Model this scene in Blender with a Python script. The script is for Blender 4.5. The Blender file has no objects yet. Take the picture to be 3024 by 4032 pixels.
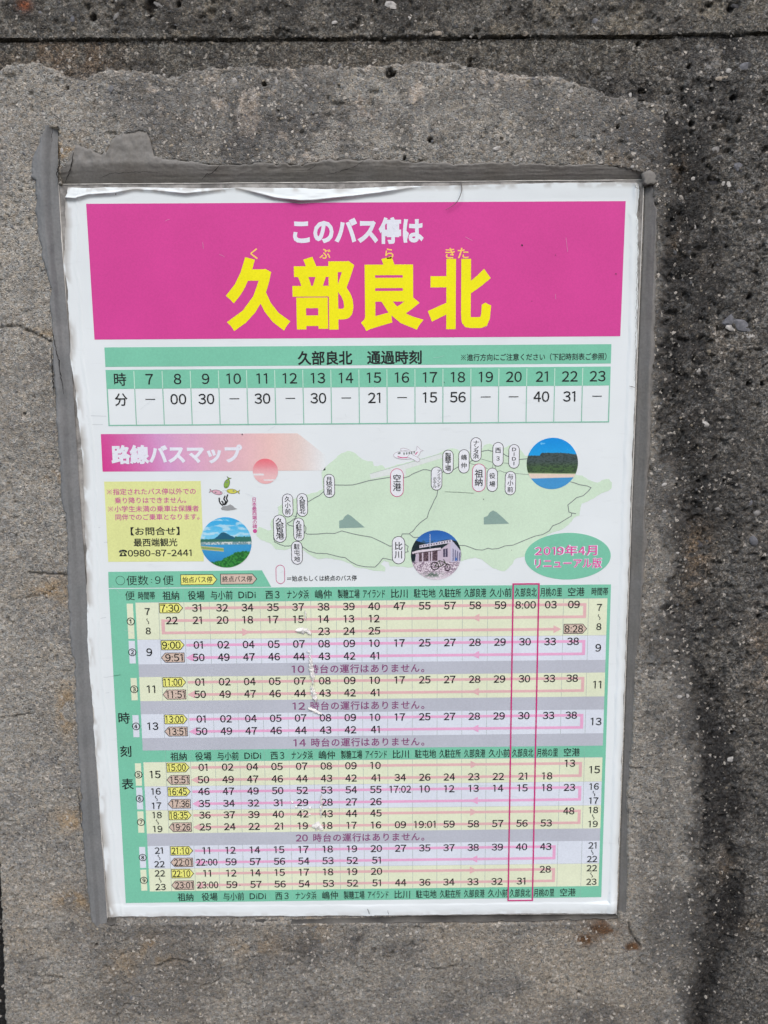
import bpy, math, random
import numpy as np
from mathutils import Matrix, Vector
from mathutils.geometry import delaunay_2d_cdt

# ------------------------------------------------------------------ camera, sky, sun, exposure
S = bpy.context.scene
COL = S.collection
ZC = 1.30                                   # height of the board's centre above the ground (m)
FPX, PITCH, YAW, ROLL = 3030.0, -0.12876, -0.00827, -0.00721
CAMP = np.array([0.01333, -0.57911, 0.12282])

def rotm(a, b, c):
    ca, sa, cb, sb, cc, sc = np.cos(a), np.sin(a), np.cos(b), np.sin(b), np.cos(c), np.sin(c)
    Rx = np.array([[1, 0, 0], [0, ca, -sa], [0, sa, ca]])
    Rz = np.array([[cb, -sb, 0], [sb, cb, 0], [0, 0, 1]])
    Ry = np.array([[cc, 0, -sc], [0, 1, 0], [sc, 0, cc]])
    return Rz @ Rx @ Ry
RM = rotm(PITCH, YAW, ROLL)                 # columns: right, forward, up

cd = bpy.data.cameras.new('camera'); cam = bpy.data.objects.new('camera', cd); COL.objects.link(cam)
cd.sensor_fit = 'VERTICAL'; cd.sensor_height = 24.0; cd.lens = 24.0 * FPX / 4032.0
cd.clip_start = 0.02; cd.clip_end = 50
m = Matrix.Identity(4)
for i in range(3):
    m[i][0] = RM[i, 0]; m[i][1] = RM[i, 2]; m[i][2] = -RM[i, 1]
m[0][3], m[1][3], m[2][3] = CAMP[0], CAMP[1], CAMP[2] + ZC
cam.matrix_world = m
S.camera = cam
cd.dof.use_dof = True; cd.dof.focus_distance = 0.565; cd.dof.aperture_fstop = 5.0

SUN_EL, SUN_AZ = math.radians(46), math.radians(-30)      # azimuth measured from -Y (in front of the wall) towards -X
w = bpy.data.worlds.new('World'); S.world = w; w.use_nodes = True
nt = w.node_tree
sky = nt.nodes.new('ShaderNodeTexSky'); sky.sky_type = 'NISHITA'; sky.sun_disc = False
sky.sun_elevation = SUN_EL; sky.sun_rotation = math.radians(180) - SUN_AZ * -1
sky.air_density = 0.8; sky.dust_density = 3.1; sky.ozone_density = 1.0
bg = nt.nodes['Background']; nt.links.new(sky.outputs[0], bg.inputs[0]); bg.inputs[1].default_value = 0.10
sd = bpy.data.lights.new('sun', 'SUN'); sd.energy = 0.9; sd.angle = math.radians(22); sd.color = (1, .985, .96)
so = bpy.data.objects.new('sun', sd); COL.objects.link(so)
dirv = Vector((math.sin(SUN_AZ) * math.cos(SUN_EL), -math.cos(SUN_AZ) * math.cos(SUN_EL), math.sin(SUN_EL)))
so.rotation_euler = dirv.to_track_quat('Z', 'Y').to_euler(); so.location = (0, -1, 3)
S.view_settings.view_transform = 'Standard'; S.view_settings.look = 'None'
S.view_settings.exposure = 0.86; S.view_settings.gamma = 1

# ------------------------------------------------------------------ helpers
random.seed(7); rng = np.random.default_rng(7)

def plane(px, py, y=0.0):
    """a point seen at (px, py) of the photograph, on the upright plane at depth y; board coordinates in metres"""
    d = RM @ np.array([(px - 1512) / FPX, 1.0, -(py - 2016) / FPX])
    t = (y - CAMP[1]) / d[1]
    return CAMP[0] + t * d[0], CAMP[2] + t * d[2]

ZN = dict(A=(100, 600, .78361), B=(1300, 600, .84388), C=(300, 1300, .66305), D=(1300, 1300, .78360),
          E=(350, 1680, .51236), F=(1000, 1680, .51236), G=(1650, 1680, .51236), H=(380, 2220, .63291),
          I=(1380, 2220, .66305), J=(380, 2920, .63291), K=(1380, 2920, .66305), W=(0, 0, 1.82278), O=(0, 0, 1.0))
def Q(z, x, y, dep=0.0):
    o = ZN[z]; return plane(o[0] + o[2] * x, o[1] + o[2] * y, dep)
def QQ(z, pts, dep=0.0): return [Q(z, x, y, dep) for x, y in pts]

def to_px(x, y, z):
    v = np.stack([x - CAMP[0], y - CAMP[1], z - CAMP[2]], -1) @ RM
    return 1512 + FPX * v[..., 0] / v[..., 1], 2016 - FPX * v[..., 2] / v[..., 1]

def lin(r, g, b, k=1.0):
    f = lambda c: (c / 12.92 if c <= .04045 else ((c + .055) / 1.055) ** 2.4)
    return tuple(min(.95, f(c / 255) * k) for c in (r, g, b))

def new_mat(name):
    mt = bpy.data.materials.new(name); mt.use_nodes = True
    n = mt.node_tree.nodes; return mt, mt.node_tree, n['Principled BSDF']

def N(t, kind, **kw):
    n = t.nodes.new(kind)
    for k, v in kw.items():
        if k.startswith('i_'): n.inputs[k[2:].replace('_', ' ')].default_value = v
        else: setattr(n, k, v)
    return n

_ink = {}
def ink(name, rgb, k=1.03, attr=False):
    """flat printing ink, slightly faded and mottled"""
    if name in _ink: return _ink[name]
    mt, t, p = new_mat('ink_' + name)
    tc = N(t, 'ShaderNodeTexCoord')
    n1 = N(t, 'ShaderNodeTexNoise', i_Scale=26.0, i_Detail=4.0)
    n2 = N(t, 'ShaderNodeTexNoise', i_Scale=900.0, i_Detail=2.0)
    t.links.new(tc.outputs['Object'], n1.inputs['Vector']); t.links.new(tc.outputs['Object'], n2.inputs['Vector'])
    ad = N(t, 'ShaderNodeMath', operation='ADD'); t.links.new(n1.outputs[0], ad.inputs[0]); t.links.new(n2.outputs[0], ad.inputs[1])
    mr = N(t, 'ShaderNodeMapRange'); mr.inputs[1].default_value = .6; mr.inputs[2].default_value = 1.4
    mr.inputs[3].default_value = .90; mr.inputs[4].default_value = 1.06
    t.links.new(ad.outputs[0], mr.inputs[0])
    vm = N(t, 'ShaderNodeVectorMath', operation='SCALE')
    if attr:
        at = N(t, 'ShaderNodeAttribute', attribute_name='Col'); t.links.new(at.outputs['Color'], vm.inputs[0])
    else: vm.inputs[0].default_value = lin(*rgb, k=k)
    t.links.new(mr.outputs[0], vm.inputs['Scale'])
    t.links.new(vm.outputs[0], p.inputs['Base Color'])
    p.inputs['Roughness'].default_value = .55; p.inputs['Specular IOR Level'].default_value = .22
    _ink[name] = mt; return mt

MAG = ink('magenta', (207, 66, 148)); MAG2 = ink('magenta_line', (196, 52, 122)); GRN = ink('green', (120, 194, 166))
BLK = ink('black', (34, 36, 38)); DGR = ink('soft_black', (58, 50, 58)); YEL = ink('yellow', (236, 230, 10))
PYEL = ink('furigana_yellow', (252, 208, 96)); WHT = ink('white', (222, 226, 236)); CREAM = ink('cream', (220, 228, 200))
PALE = ink('pale_blue_white', (213, 221, 232)); GREY = ink('grey_band', (182, 187, 198)); PINK = ink('pink_arrow', (226, 168, 204))
PINKY = ink('pink_arrow_on_cream', (220, 178, 180)); NOTE = ink('notice_yellow', (218, 225, 154)); NMAG = ink('notice_magenta', (196, 84, 150))
TAGY = ink('tag_yellow', (232, 232, 128)); TAGT = ink('tag_tan', (206, 186, 172)); PLUM = ink('plum', (132, 74, 118))
LINE = ink('thin_line', (158, 172, 170)); ISL = ink('island_green', (200, 223, 200)); ROAD = ink('road_grey', (122, 132, 130))
MTN = ink('hill_grey_green', (136, 164, 156)); PIL = ink('label_white', (224, 228, 234)); GLINE = ink('green_line', (132, 190, 168))
PIC = ink('picture', (0, 0, 0), attr=True); RUNW = ink('runway', (214, 222, 220)); EMAG = ink('edition_magenta', (216, 84, 158))
FG1 = ink('fish_green', (136, 172, 76)); FY = ink('fish_yellow', (206, 206, 92)); FP = ink('fish_pink', (214, 170, 186)); RCK = ink('rock_grey', (150, 154, 156))
LGRN = ink('light_green_line', (190, 224, 208)); PLN = ink('plane_line', (176, 164, 172))

class PM:
    """collects flat print (polygons at given layers) into one mesh with several inks"""
    def __init__(s): s.v = []; s.f = []; s.mi = []; s.mats = []
    def m(s, mat):
        if mat not in s.mats: s.mats.append(mat)
        return s.mats.index(mat)
    def poly(s, pts, mat, L):
        y = -(0.00036 + 0.00003 * L); b = len(s.v)
        a = sum(pts[i][0] * pts[(i + 1) % len(pts)][1] - pts[(i + 1) % len(pts)][0] * pts[i][1] for i in range(len(pts)))
        if a < 0: pts = pts[::-1]
        s.v += [(x, y, z) for x, z in pts]; s.f.append(list(range(b, b + len(pts)))); s.mi.append(s.m(mat))
    def rect(s, x0, z0, x1, z1, mat, L): s.poly([(x0, z0), (x1, z0), (x1, z1), (x0, z1)], mat, L)
    def stroke(s, pts, wd, mat, L, closed=False):
        pts = [np.array(p, float) for p in pts]; n = len(pts)
        y = -(0.00036 + 0.00003 * L); b = len(s.v); mi = s.m(mat)
        for i, p in enumerate(pts):
            a = pts[i - 1] if (i > 0 or closed) else p; c = pts[(i + 1) % n] if (i < n - 1 or closed) else p
            d1 = p - a; d2 = c - p
            d1 = d1 / (np.linalg.norm(d1) + 1e-9); d2 = d2 / (np.linalg.norm(d2) + 1e-9)
            d = d1 + d2; d = d / (np.linalg.norm(d) + 1e-9); nn = np.array([-d[1], d[0]])
            k = 1.0 / max(.5, abs(nn @ np.array([-d2[1], d2[0]])) if np.linalg.norm(d2) > .5 else 1)
            q = p + nn * wd / 2 * k; r = p - nn * wd / 2 * k
            s.v += [(q[0], y, q[1]), (r[0], y, r[1])]
        for i in range(n if closed else n - 1):
            j = (i + 1) % n
            s.f.append([b + 2 * i, b + 2 * i + 1, b + 2 * j + 1, b + 2 * j]); s.mi.append(mi)
    def ell(s, cx, cz, rx, rz, mat, L, n=32):
        s.poly([(cx + rx * math.cos(a * 2 * math.pi / n), cz + rz * math.sin(a * 2 * math.pi / n)) for a in range(n)], mat, L)
    def text(s, body, cx, cz, em, mat, L, width=None, bold=0.0, maxw=None, mid=None):
        vs, fs, bb = glyphs(body, bold)
        if mid is None: mid = .345 if all(ord(c) < 256 for c in body) else .38
        w0 = bb[1] - bb[0]; sx = em
        if width: sx = width / w0
        if maxw and w0 * sx > maxw: sx = maxw / w0
        mx = (bb[0] + bb[1]) / 2; b = len(s.v); y = -(0.00036 + 0.00003 * L); mi = s.m(mat)
        s.v += [(cx + (x - mx) * sx, y, cz + (z - mid) * em) for x, z in vs]
        s.f += [[b + i for i in f] for f in fs]; s.mi += [mi] * len(fs)
    def vtext(s, body, cx, ztop, zbot, em, mat, L, bold=0.0, wx=None):
        n = len(body); st = (ztop - zbot - em) / max(1, n - 1) if n > 1 else 0
        for i, ch in enumerate(body):
            cz = ztop - em / 2 - i * st
            vs, fs, bb = glyphs(ch, bold); b = len(s.v); y = -(0.00036 + 0.00003 * L); mi = s.m(mat)
            mx = .5 if ord(ch) > 255 else (bb[0] + bb[1]) / 2; mz = .38 if ord(ch) > 255 else .345
            s.v += [(cx + (x - mx) * (wx or em), y, cz + (z - mz) * em) for x, z in vs]
            s.f += [[b + k for k in f] for f in fs]; s.mi += [mi] * len(fs)
    def build(s, name, parent=None, label=None):
        me = bpy.data.meshes.new(name)
        me.from_pydata(s.v, [], s.f)
        for mt in s.mats: me.materials.append(mt)
        me.polygons.foreach_set('material_index', s.mi); me.update()
        o = bpy.data.objects.new(name, me); COL.objects.link(o)
        if parent: o.parent = parent
        if label: o['label'] = label
        return o

_cv = bpy.data.curves.new('lettering', 'FONT'); _cv.resolution_u = 3; _cv.offset = 0; _cv.fill_mode = 'FRONT'
_to = bpy.data.objects.new('lettering', _cv); COL.objects.link(_to)
_gc = {}
def raw_glyphs(body):
    if body == '※':
        k = .36; w_ = .030; X0 = [(k, k - w_), (w_, 0), (k, -k + w_), (k - w_, -k), (0, -w_), (-k + w_, -k), (-k, -k + w_), (-w_, 0), (-k, k - w_), (-k + w_, k), (0, w_), (k - w_, k)]
        v = [(.5 + x, .38 + y) for x, y in X0]; f = [[11, 0, 1, 10], [1, 2, 3, 4], [4, 5, 6, 7], [7, 8, 9, 10], [10, 1, 4, 7]]
        for cx, cy in ((.30, 0), (-.30, 0), (0, .30), (0, -.30)): b = len(v); v += [(.5 + cx + .05 * a, .38 + cy + .05 * c) for a, c in ((-1, 0), (0, -1), (1, 0), (0, 1))]; f.append([b, b + 1, b + 2, b + 3])
        return v, f
    _cv.body = body
    bpy.context.view_layer.update()
    me = bpy.data.meshes.new_from_object(_to.evaluated_get(bpy.context.evaluated_depsgraph_get()))
    vs = [(v.co.x, v.co.y) for v in me.vertices]; fs = [list(p.vertices) for p in me.polygons]
    bpy.data.meshes.remove(me); return vs, fs
def digits(body):
    """numerals in wide gothic forms, all of one width"""
    vs, fs = [], []; x = 0.0
    for ch in body:
        if ch == '1': v = [(.20, .0), (.275, .0), (.275, .735), (.215, .735), (.06, .665), (.06, .60), (.20, .655)]; f = [[0, 1, 2, 3, 6], [3, 4, 5, 6]]; ad = .50
        elif ch == ':': v = [(.07, .0), (.15, .0), (.15, .09), (.07, .09), (.07, .42), (.15, .42), (.15, .51), (.07, .51)]; f = [[0, 1, 2, 3], [4, 5, 6, 7]]; ad = .24
        elif ch == '-': v = [(.07, .26), (.37, .26), (.37, .32), (.07, .32)]; f = [[0, 1, 2, 3]]; ad = .44
        else:
            k = 'fw' + ch
            if k not in _gc: _gc[k] = raw_glyphs(chr(ord(ch) + 0xFEE0))
            v, f = _gc[k]; m0 = min(q[0] for q in v); m1 = max(q[0] for q in v); z0 = min(q[1] for q in v); z1 = max(q[1] for q in v)
            v = [(.03 + (q[0] - m0) / (m1 - m0) * .495, -.008 + (q[1] - z0) / (z1 - z0) * .75) for q in v]; ad = .575
        b = len(vs); vs += [(q[0] + x, q[1] * .93) for q in v]; fs += [[b + i for i in g] for g in f]; x += ad
    return vs, fs
def embolden(vs, fs, r):
    cnt = {}
    for f in fs:
        for i in range(len(f)): a, b = f[i], f[(i + 1) % len(f)]; k = (min(a, b), max(a, b)); cnt[k] = cnt.get(k, 0) + 1
    V = [Vector(v) for v in vs]; E = []; CP = []; nb = {}
    for (a, b), n in cnt.items():
        if n == 1: nb.setdefault(a, []).append(b); nb.setdefault(b, []).append(a)
    for f in fs:
        for i in range(1, len(f) - 1): CP.append([vs[f[0]], vs[f[i]], vs[f[i + 1]]])
    def add(ring):
        k = len(V); V.extend(ring); E.extend((k + i, k + (i + 1) % len(ring)) for i in range(len(ring))); CP.append([tuple(v) for v in ring])
    for (a, b), n in cnt.items():
        if n != 1: continue
        p, q = Vector(vs[a]), Vector(vs[b]); d = q - p
        if d.length < 1e-5: continue
        d.normalize(); n_ = Vector((-d.y, d.x)) * r; add([p + n_, p - n_, q - n_, q + n_])
    for v, ns_ in nb.items():
        if len(ns_) != 2: continue
        P0 = Vector(vs[v]); d1 = P0 - Vector(vs[ns_[0]]); d2 = Vector(vs[ns_[1]]) - P0
        if d1.length < 1e-5 or d2.length < 1e-5: continue
        d1.normalize(); d2.normalize(); cr = d1.x * d2.y - d1.y * d2.x
        if abs(cr) < .02: continue
        sg = -1 if cr > 0 else 1                           # the outer side of the bend
        n1 = Vector((-d1.y, d1.x)) * sg; n2 = Vector((-d2.y, d2.x)) * sg; m_ = n1 + n2
        if m_.length < .2: continue
        m_.normalize(); co = m_.dot(n1); L_ = r / co
        add([P0, P0 + n1 * r, P0 + m_ * L_, P0 + n2 * r] if L_ < 1.9 * r else [P0, P0 + n1 * r, P0 + n2 * r])
    o = delaunay_2d_cdt(V, E, [], 0, 1e-6, False)
    ov = np.array([(v.x, v.y) for v in o[0]]); of = [list(f) for f in o[2]]; C_ = np.array([ov[f].mean(0) for f in of]); keep = np.zeros(len(of), bool)
    for cp in CP:
        c_ = np.array(cp); n_ = len(c_); ar = sum(c_[i][0] * c_[(i + 1) % n_][1] - c_[(i + 1) % n_][0] * c_[i][1] for i in range(n_))
        if abs(ar) < 1e-9: continue
        if ar < 0: c_ = c_[::-1]
        ins = np.ones(len(of), bool)
        for i in range(n_): e = c_[(i + 1) % n_] - c_[i]; ins &= (e[0] * (C_[:, 1] - c_[i][1]) - e[1] * (C_[:, 0] - c_[i][0])) >= -1e-9
        keep |= ins
    return [tuple(v) for v in ov], [f for f, g in zip(of, keep) if g]
def glyphs(body, bold):
    if bold < .008: bold = 0.0
    k = (body, bold)
    if k in _gc: return _gc[k]
    vs, fs = digits(body) if all(c_ in '0123456789:-' for c_ in body) else raw_glyphs(body)
    if bold:
        if len(body) > 1 and not all(c_ in '0123456789:-' for c_ in body):
            # letter by letter, then moved to where it stands in the line
            comp = []; par = list(range(len(vs)))
            nv, nf = [], []
            adv = 0.0
            for ch in body:
                if ch in ' \u3000': adv += 1.0; continue
                wv, wf, wb = glyphs(ch, bold); b0 = len(nv)
                full = ord(ch) > 255; off_ = 0 if full else .06 - wb[0]
                nv += [(x + adv + off_, y) for x, y in wv]; nf += [[b0 + i for i in f] for f in wf]; adv += 1.0 if full else (wb[1] - wb[0] + .12)
            vs, fs = nv, nf
        else: vs, fs = embolden(vs, fs, bold)
    bb = (min(v[0] for v in vs), max(v[0] for v in vs), min(v[1] for v in vs), max(v[1] for v in vs))
    _gc[k] = (vs, fs, bb); return _gc[k]

def thing(name, label, cat, loc=(0, 0, ZC)):
    o = bpy.data.objects.new(name, None); COL.objects.link(o); o.location = loc; o['label'] = label; o['category'] = cat
    o.empty_display_size = .05; return o
def mesh_obj(name, v, f, mats, parent=None, smooth=False, label=None, kind=None):
    me = bpy.data.meshes.new(name); me.from_pydata([tuple(map(float, q)) for q in v], [], f)
    for mt in (mats if isinstance(mats, list) else [mats]): me.materials.append(mt)
    if smooth: me.polygons.foreach_set('use_smooth', [True] * len(me.polygons))
    me.update(); o = bpy.data.objects.new(name, me); COL.objects.link(o)
    if parent: o.parent = parent
    if label: o['label'] = label
    if kind: o['kind'] = kind
    return o

# value noise / fbm on numpy arrays
_lat = {}
def vnoise(x, y, seed):
    if seed not in _lat: _lat[seed] = np.random.default_rng(seed).random((257, 257))
    r = _lat[seed]; xi = np.floor(x).astype(int); yi = np.floor(y).astype(int)
    fx = x - xi; fy = y - yi; fx = fx * fx * (3 - 2 * fx); fy = fy * fy * (3 - 2 * fy)
    a = r[xi % 256, yi % 256]; b = r[(xi + 1) % 256, yi % 256]; c = r[xi % 256, (yi + 1) % 256]; d = r[(xi + 1) % 256, (yi + 1) % 256]
    return (a * (1 - fx) + b * fx) * (1 - fy) + (c * (1 - fx) + d * fx) * fy
def fbm(x, y, seed, o=4, g=.5):
    s = 0; a = 1; t = 0
    for i in range(o): s = s + a * vnoise(x * 2 ** i + 17.3 * i, y * 2 ** i + 5.1 * i, seed + i); t += a; a *= g
    return s / t
def sst(a, b, x): t = np.clip((x - a) / (b - a), 0, 1); return t * t * (3 - 2 * t)

def seg_dist(px, py, pts):
    d = np.full(px.shape, 1e9)
    for (x0, y0), (x1, y1) in zip(pts[:-1], pts[1:]):
        vx, vy = x1 - x0, y1 - y0; L2 = vx * vx + vy * vy
        t = np.clip(((px - x0) * vx + (py - y0) * vy) / L2, 0, 1)
        d = np.minimum(d, np.hypot(px - x0 - t * vx, py - y0 - t * vy))
    return d
def inside(px, py, poly):
    r = np.zeros(px.shape, bool); n = len(poly)
    for i in range(n):
        x0, y0 = poly[i]; x1, y1 = poly[(i + 1) % n]
        if y0 == y1: continue
        c = ((y0 > py) != (y1 > py)) & (px < (x1 - x0) * (py - y0) / (y1 - y0) + x0); r ^= c
    return r

# ------------------------------------------------------------------ outlines measured on the place
BRD = [(227, 723), (2536, 706), (2428, 3600), (420, 3612)]          # board corners, tl tr br bl
def PL(pts, y): a = np.array(pts, float); return np.interp(y, a[:, 1], a[:, 0])
def PX(pts, x): a = np.array(pts, float); return np.interp(x, a[:, 0], a[:, 1])
IN_L = [(227, 723), (230, 771), (247, 1042), (261, 1212), (281, 1449), (298, 1720), (315, 1992), (321, 2077), (338, 2307), (353, 2614), (372, 2922), (392, 3229), (407, 3421), (420, 3612)]
OUT_L = [(176, 492), (125, 636), (118, 693), (139, 712), (139, 825), (159, 975), (180, 1076), (203, 1137), (197, 1198), (203, 1300), (207, 1449), (216, 1585), (220, 1686), (234, 1822), (241, 1958), (257, 2038), (265, 2154), (269, 2384), (276, 2538), (292, 2614), (296, 2768), (303, 2922), (315, 3114), (323, 3306), (334, 3421), (346, 3536), (365, 3628), (384, 3661)]
OUT_T = [(236, 660), (262, 640), (290, 590), (301, 566), (340, 578), (385, 600), (418, 592), (434, 565), (455, 535), (500, 518), (540, 512), (575, 514), (588, 535), (598, 575), (607, 608), (640, 622), (693, 624), (866, 647), (1048, 638), (1185, 647), (1276, 626), (1512, 624), (1694, 638), (1831, 647), (1922, 638), (2150, 643), (2378, 643), (2460, 656), (2551, 679), (2580, 716)]
IN_R = [(2536, 706), (2483, 2006), (2461, 2650), (2450, 3000), (2428, 3600)]
OUT_R = [(2570, 700), (2576, 730), (2590, 844), (2587, 980), (2584, 1143), (2576, 1360), (2571, 1468), (2565, 1631), (2563, 1794), (2553, 1854), (2540, 2017), (2551, 2153), (2534, 2288), (2524, 2478), (2507, 2614), (2502, 2777), (2491, 2994), (2480, 3119), (2477, 3517), (2470, 3600)]

# ------------------------------------------------------------------ materials of the wall
def concrete_mat(name, s1, s2, contrast, bump, white=.02, dark=.05):
    mt, t, p = new_mat(name)
    tc = N(t, 'ShaderNodeTexCoord'); at = N(t, 'ShaderNodeAttribute', attribute_name='Col')
    def sc(n): t.links.new(tc.outputs['Object'], n.inputs['Vector']); return n
    warp = sc(N(t, 'ShaderNodeTexNoise', i_Scale=300.0, i_Detail=2.0))
    wv = N(t, 'ShaderNodeVectorMath', operation='MULTIPLY_ADD'); wv.inputs[1].default_value = (.0016,) * 3
    t.links.new(warp.outputs['Color'], wv.inputs[0]); t.links.new(tc.outputs['Object'], wv.inputs[2])
    def vor(scale):
        n = N(t, 'ShaderNodeTexVoronoi', i_Scale=scale); t.links.new(wv.outputs[0], n.inputs['Vector']); return n
    v1, v2 = vor(s1), vor(s2); v3 = vor(s2 * .42)
    n1 = sc(N(t, 'ShaderNodeTexNoise', i_Scale=55.0, i_Detail=7.0, i_Roughness=.68)); n2 = sc(N(t, 'ShaderNodeTexNoise', i_Scale=1500.0, i_Detail=3.0))
    def sep(v): s = N(t, 'ShaderNodeSeparateColor'); t.links.new(v.outputs['Color'], s.inputs[0]); return s
    a, b, c = sep(v1), sep(v2), sep(v3)
    def mr(src, lo, hi, o0, o1):
        n = N(t, 'ShaderNodeMapRange'); n.inputs[1].default_value = lo; n.inputs[2].default_value = hi; n.inputs[3].default_value = o0; n.inputs[4].default_value = o1
        t.links.new(src, n.inputs[0]); return n.outputs[0]
    def mul(x, y):
        n = N(t, 'ShaderNodeMath', operation='MULTIPLY'); t.links.new(x, n.inputs[0])
        if isinstance(y, (int, float)): n.inputs[1].default_value = y
        else: t.links.new(y, n.inputs[1])
        return n.outputs[0]
    g = mul(mul(mr(a.outputs[0], 0, 1, 1 - contrast, 1 + contrast), mr(b.outputs[0], 0, 1, 1 - contrast * .8, 1 + contrast * .8)),
            mul(mr(n1.outputs[0], .3, .7, .86, 1.14), mr(n2.outputs[0], .3, .7, .88, 1.12)))
    vm = N(t, 'ShaderNodeVectorMath', operation='SCALE'); t.links.new(at.outputs['Color'], vm.inputs[0]); t.links.new(g, vm.inputs['Scale'])
    # colour of single grains: warm and cool ones
    hue = N(t, 'ShaderNodeMix', data_type='RGBA'); hue.inputs['A'].default_value = (1.07, 1.0, .92, 1); hue.inputs['B'].default_value = (.95, 1.0, 1.06, 1)
    t.links.new(b.outputs[1], hue.inputs['Factor'])
    vmm = N(t, 'ShaderNodeVectorMath', operation='MULTIPLY'); t.links.new(vm.outputs[0], vmm.inputs[0]); t.links.new(hue.outputs['Result'], vmm.inputs[1])
    # white shell and quartz grains, dark basalt grains and pinholes
    wm = N(t, 'ShaderNodeMix', data_type='RGBA'); wm.inputs['B'].default_value = (.50, .47, .42, 1)
    t.links.new(mr(b.outputs[2], 1 - white * 1.3, 1 - white * .7, 0, .85), wm.inputs['Factor']); t.links.new(vmm.outputs[0], wm.inputs['A'])
    dm = N(t, 'ShaderNodeMix', data_type='RGBA'); dm.inputs['B'].default_value = (.05, .05, .05, 1)
    t.links.new(mr(a.outputs[1], 1 - dark * 1.3, 1 - dark * .7, 0, .7), dm.inputs['Factor']); t.links.new(wm.outputs['Result'], dm.inputs['A'])
    t.links.new(dm.outputs['Result'], p.inputs['Base Color'])
    p.inputs['Roughness'].default_value = .93; p.inputs['Specular IOR Level'].default_value = .2
    h1 = mr(v1.outputs['Distance'], 0, .8, 1, 0); h2 = mr(v3.outputs['Distance'], 0, .8, .9, 0)
    ad = N(t, 'ShaderNodeMath', operation='ADD'); t.links.new(mul(h1, .55), ad.inputs[0]); t.links.new(mul(h2, mr(c.outputs[0], .3, 1, .2, 1.5)), ad.inputs[1])
    ad2 = N(t, 'ShaderNodeMath', operation='ADD'); t.links.new(ad.outputs[0], ad2.inputs[0]); t.links.new(mul(n2.outputs[0], .7), ad2.inputs[1])
    bp = N(t, 'ShaderNodeBump'); bp.inputs['Strength'].default_value = bump; bp.inputs['Distance'].default_value = .0012
    t.links.new(ad2.outputs[0], bp.inputs['Height']); t.links.new(bp.outputs[0], p.inputs['Normal'])
    return mt
M_MORTAR = concrete_mat('mortar_render', 1100, 560, .25, .9, white=.035, dark=.06)
M_OLD = concrete_mat('old_concrete', 1050, 560, .55, 1.0, white=.022, dark=.20)
M_UP = concrete_mat('upper_concrete', 1150, 600, .45, .95, white=.012, dark=.13)

# ------------------------------------------------------------------ the concrete wall
TOPB = [(-600, 250), (0, 268), (60, 236), (150, 240), (230, 285), (330, 305), (420, 270), (560, 283), (700, 296), (820, 268), (1000, 262), (1150, 268), (1320, 262), (1512, 252), (1780, 246), (1860, 262), (1990, 286), (2200, 302), (2270, 318), (2340, 350), (2430, 378), (2540, 396), (2620, 408), (2760, 470)]
RIGB = [(2610, 380), (2640, 520), (2655, 700), (2635, 860), (2628, 1000), (2640, 1080), (2617, 1400), (2630, 1500), (2612, 1700), (2640, 1800), (2675, 1900), (2682, 2160), (2650, 2400), (2700, 2590), (2735, 2700), (2758, 2850), (2762, 3000), (2756, 3200), (2760, 3450), (2768, 3650), (2758, 3800), (2738, 3950), (2712, 4100), (2680, 4400)]
JOINT = [(-900, 147), (0, 151), (500, 153), (900, 147), (1512, 143), (2300, 137), (3024, 130), (4000, 124)]
CRACKS = [([(0, 1290), (60, 1284), (110, 1302), (150, 1318), (200, 1342)], 3.5, 1.0),
          ([(110, 2255), (170, 2262), (230, 2262), (262, 2266)], 3.0, .9), ([(0, 2826), (60, 2818), (130, 2808)], 2.5, .8),
          ([(40, 2360), (120, 2352), (170, 2345), (215, 2318)], 2.2, .6), ([(2475, 3640), (2500, 3700), (2515, 3730)], 4.0, 1.0),
          ([(120, 3840), (240, 3850)], 2.5, .7), ([(310, 3848), (420, 3840)], 2.0, .5), ([(620, 3805), (690, 3778), (745, 3790)], 4, .8),
          ([(1630, 3808), (1720, 3822), (1800, 3800)], 3, .8), ([(790, 3880), (830, 3870), (862, 3855)], 2.5, .7), ([(810, 3860), (826, 3800), (815, 3740)], 2.5, .5),
          ([(75, 725), (90, 712), (105, 722)], 3, .8), ([(0, 2400), (30, 2405)], 3, .3)]
STREAK = None
PITS = [(362, 62, 14), (590, 60, 9), (905, 73, 8), (508, 262, 8), (265, 345, 6), (1852, 248, 9), (1856, 226, 7), (2545, 350, 8), (2530, 345, 5),
        (1535, 288, 20), (1550, 290, 12), (2530, 347, 9), (2722, 250, 9), (2900, 378, 13), (2730, 478, 12), (2436, 497, 8), (1694, 552, 10), (1592, 622, 7),
        (1040, 333, 9), (2957, 1168, 11), (2955, 1510, 13), (3007, 1510, 10), (2650, 862, 8), (2870, 965, 7), (2658, 1560, 6), (2610, 1540, 6),
        (2758, 1896, 8), (2665, 1910, 7), (3010, 2205, 12), (2995, 2430, 12), (590, 10, 30), (700, 12, 12), (2880, 30, 14), (2800, 12, 8), (60, 2110, 5), (2520, 161, 9),
        (50, 3420, 5), (378, 3725, 6), (96, 1628, 5), (550, 4000, 5), (155, 3955, 5), (2280, 3910, 8), (2860, 1895, 6), (2900, 2080, 8), (2790, 2590, 8), (2890, 2890, 9), (2950, 2770, 8)]

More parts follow.
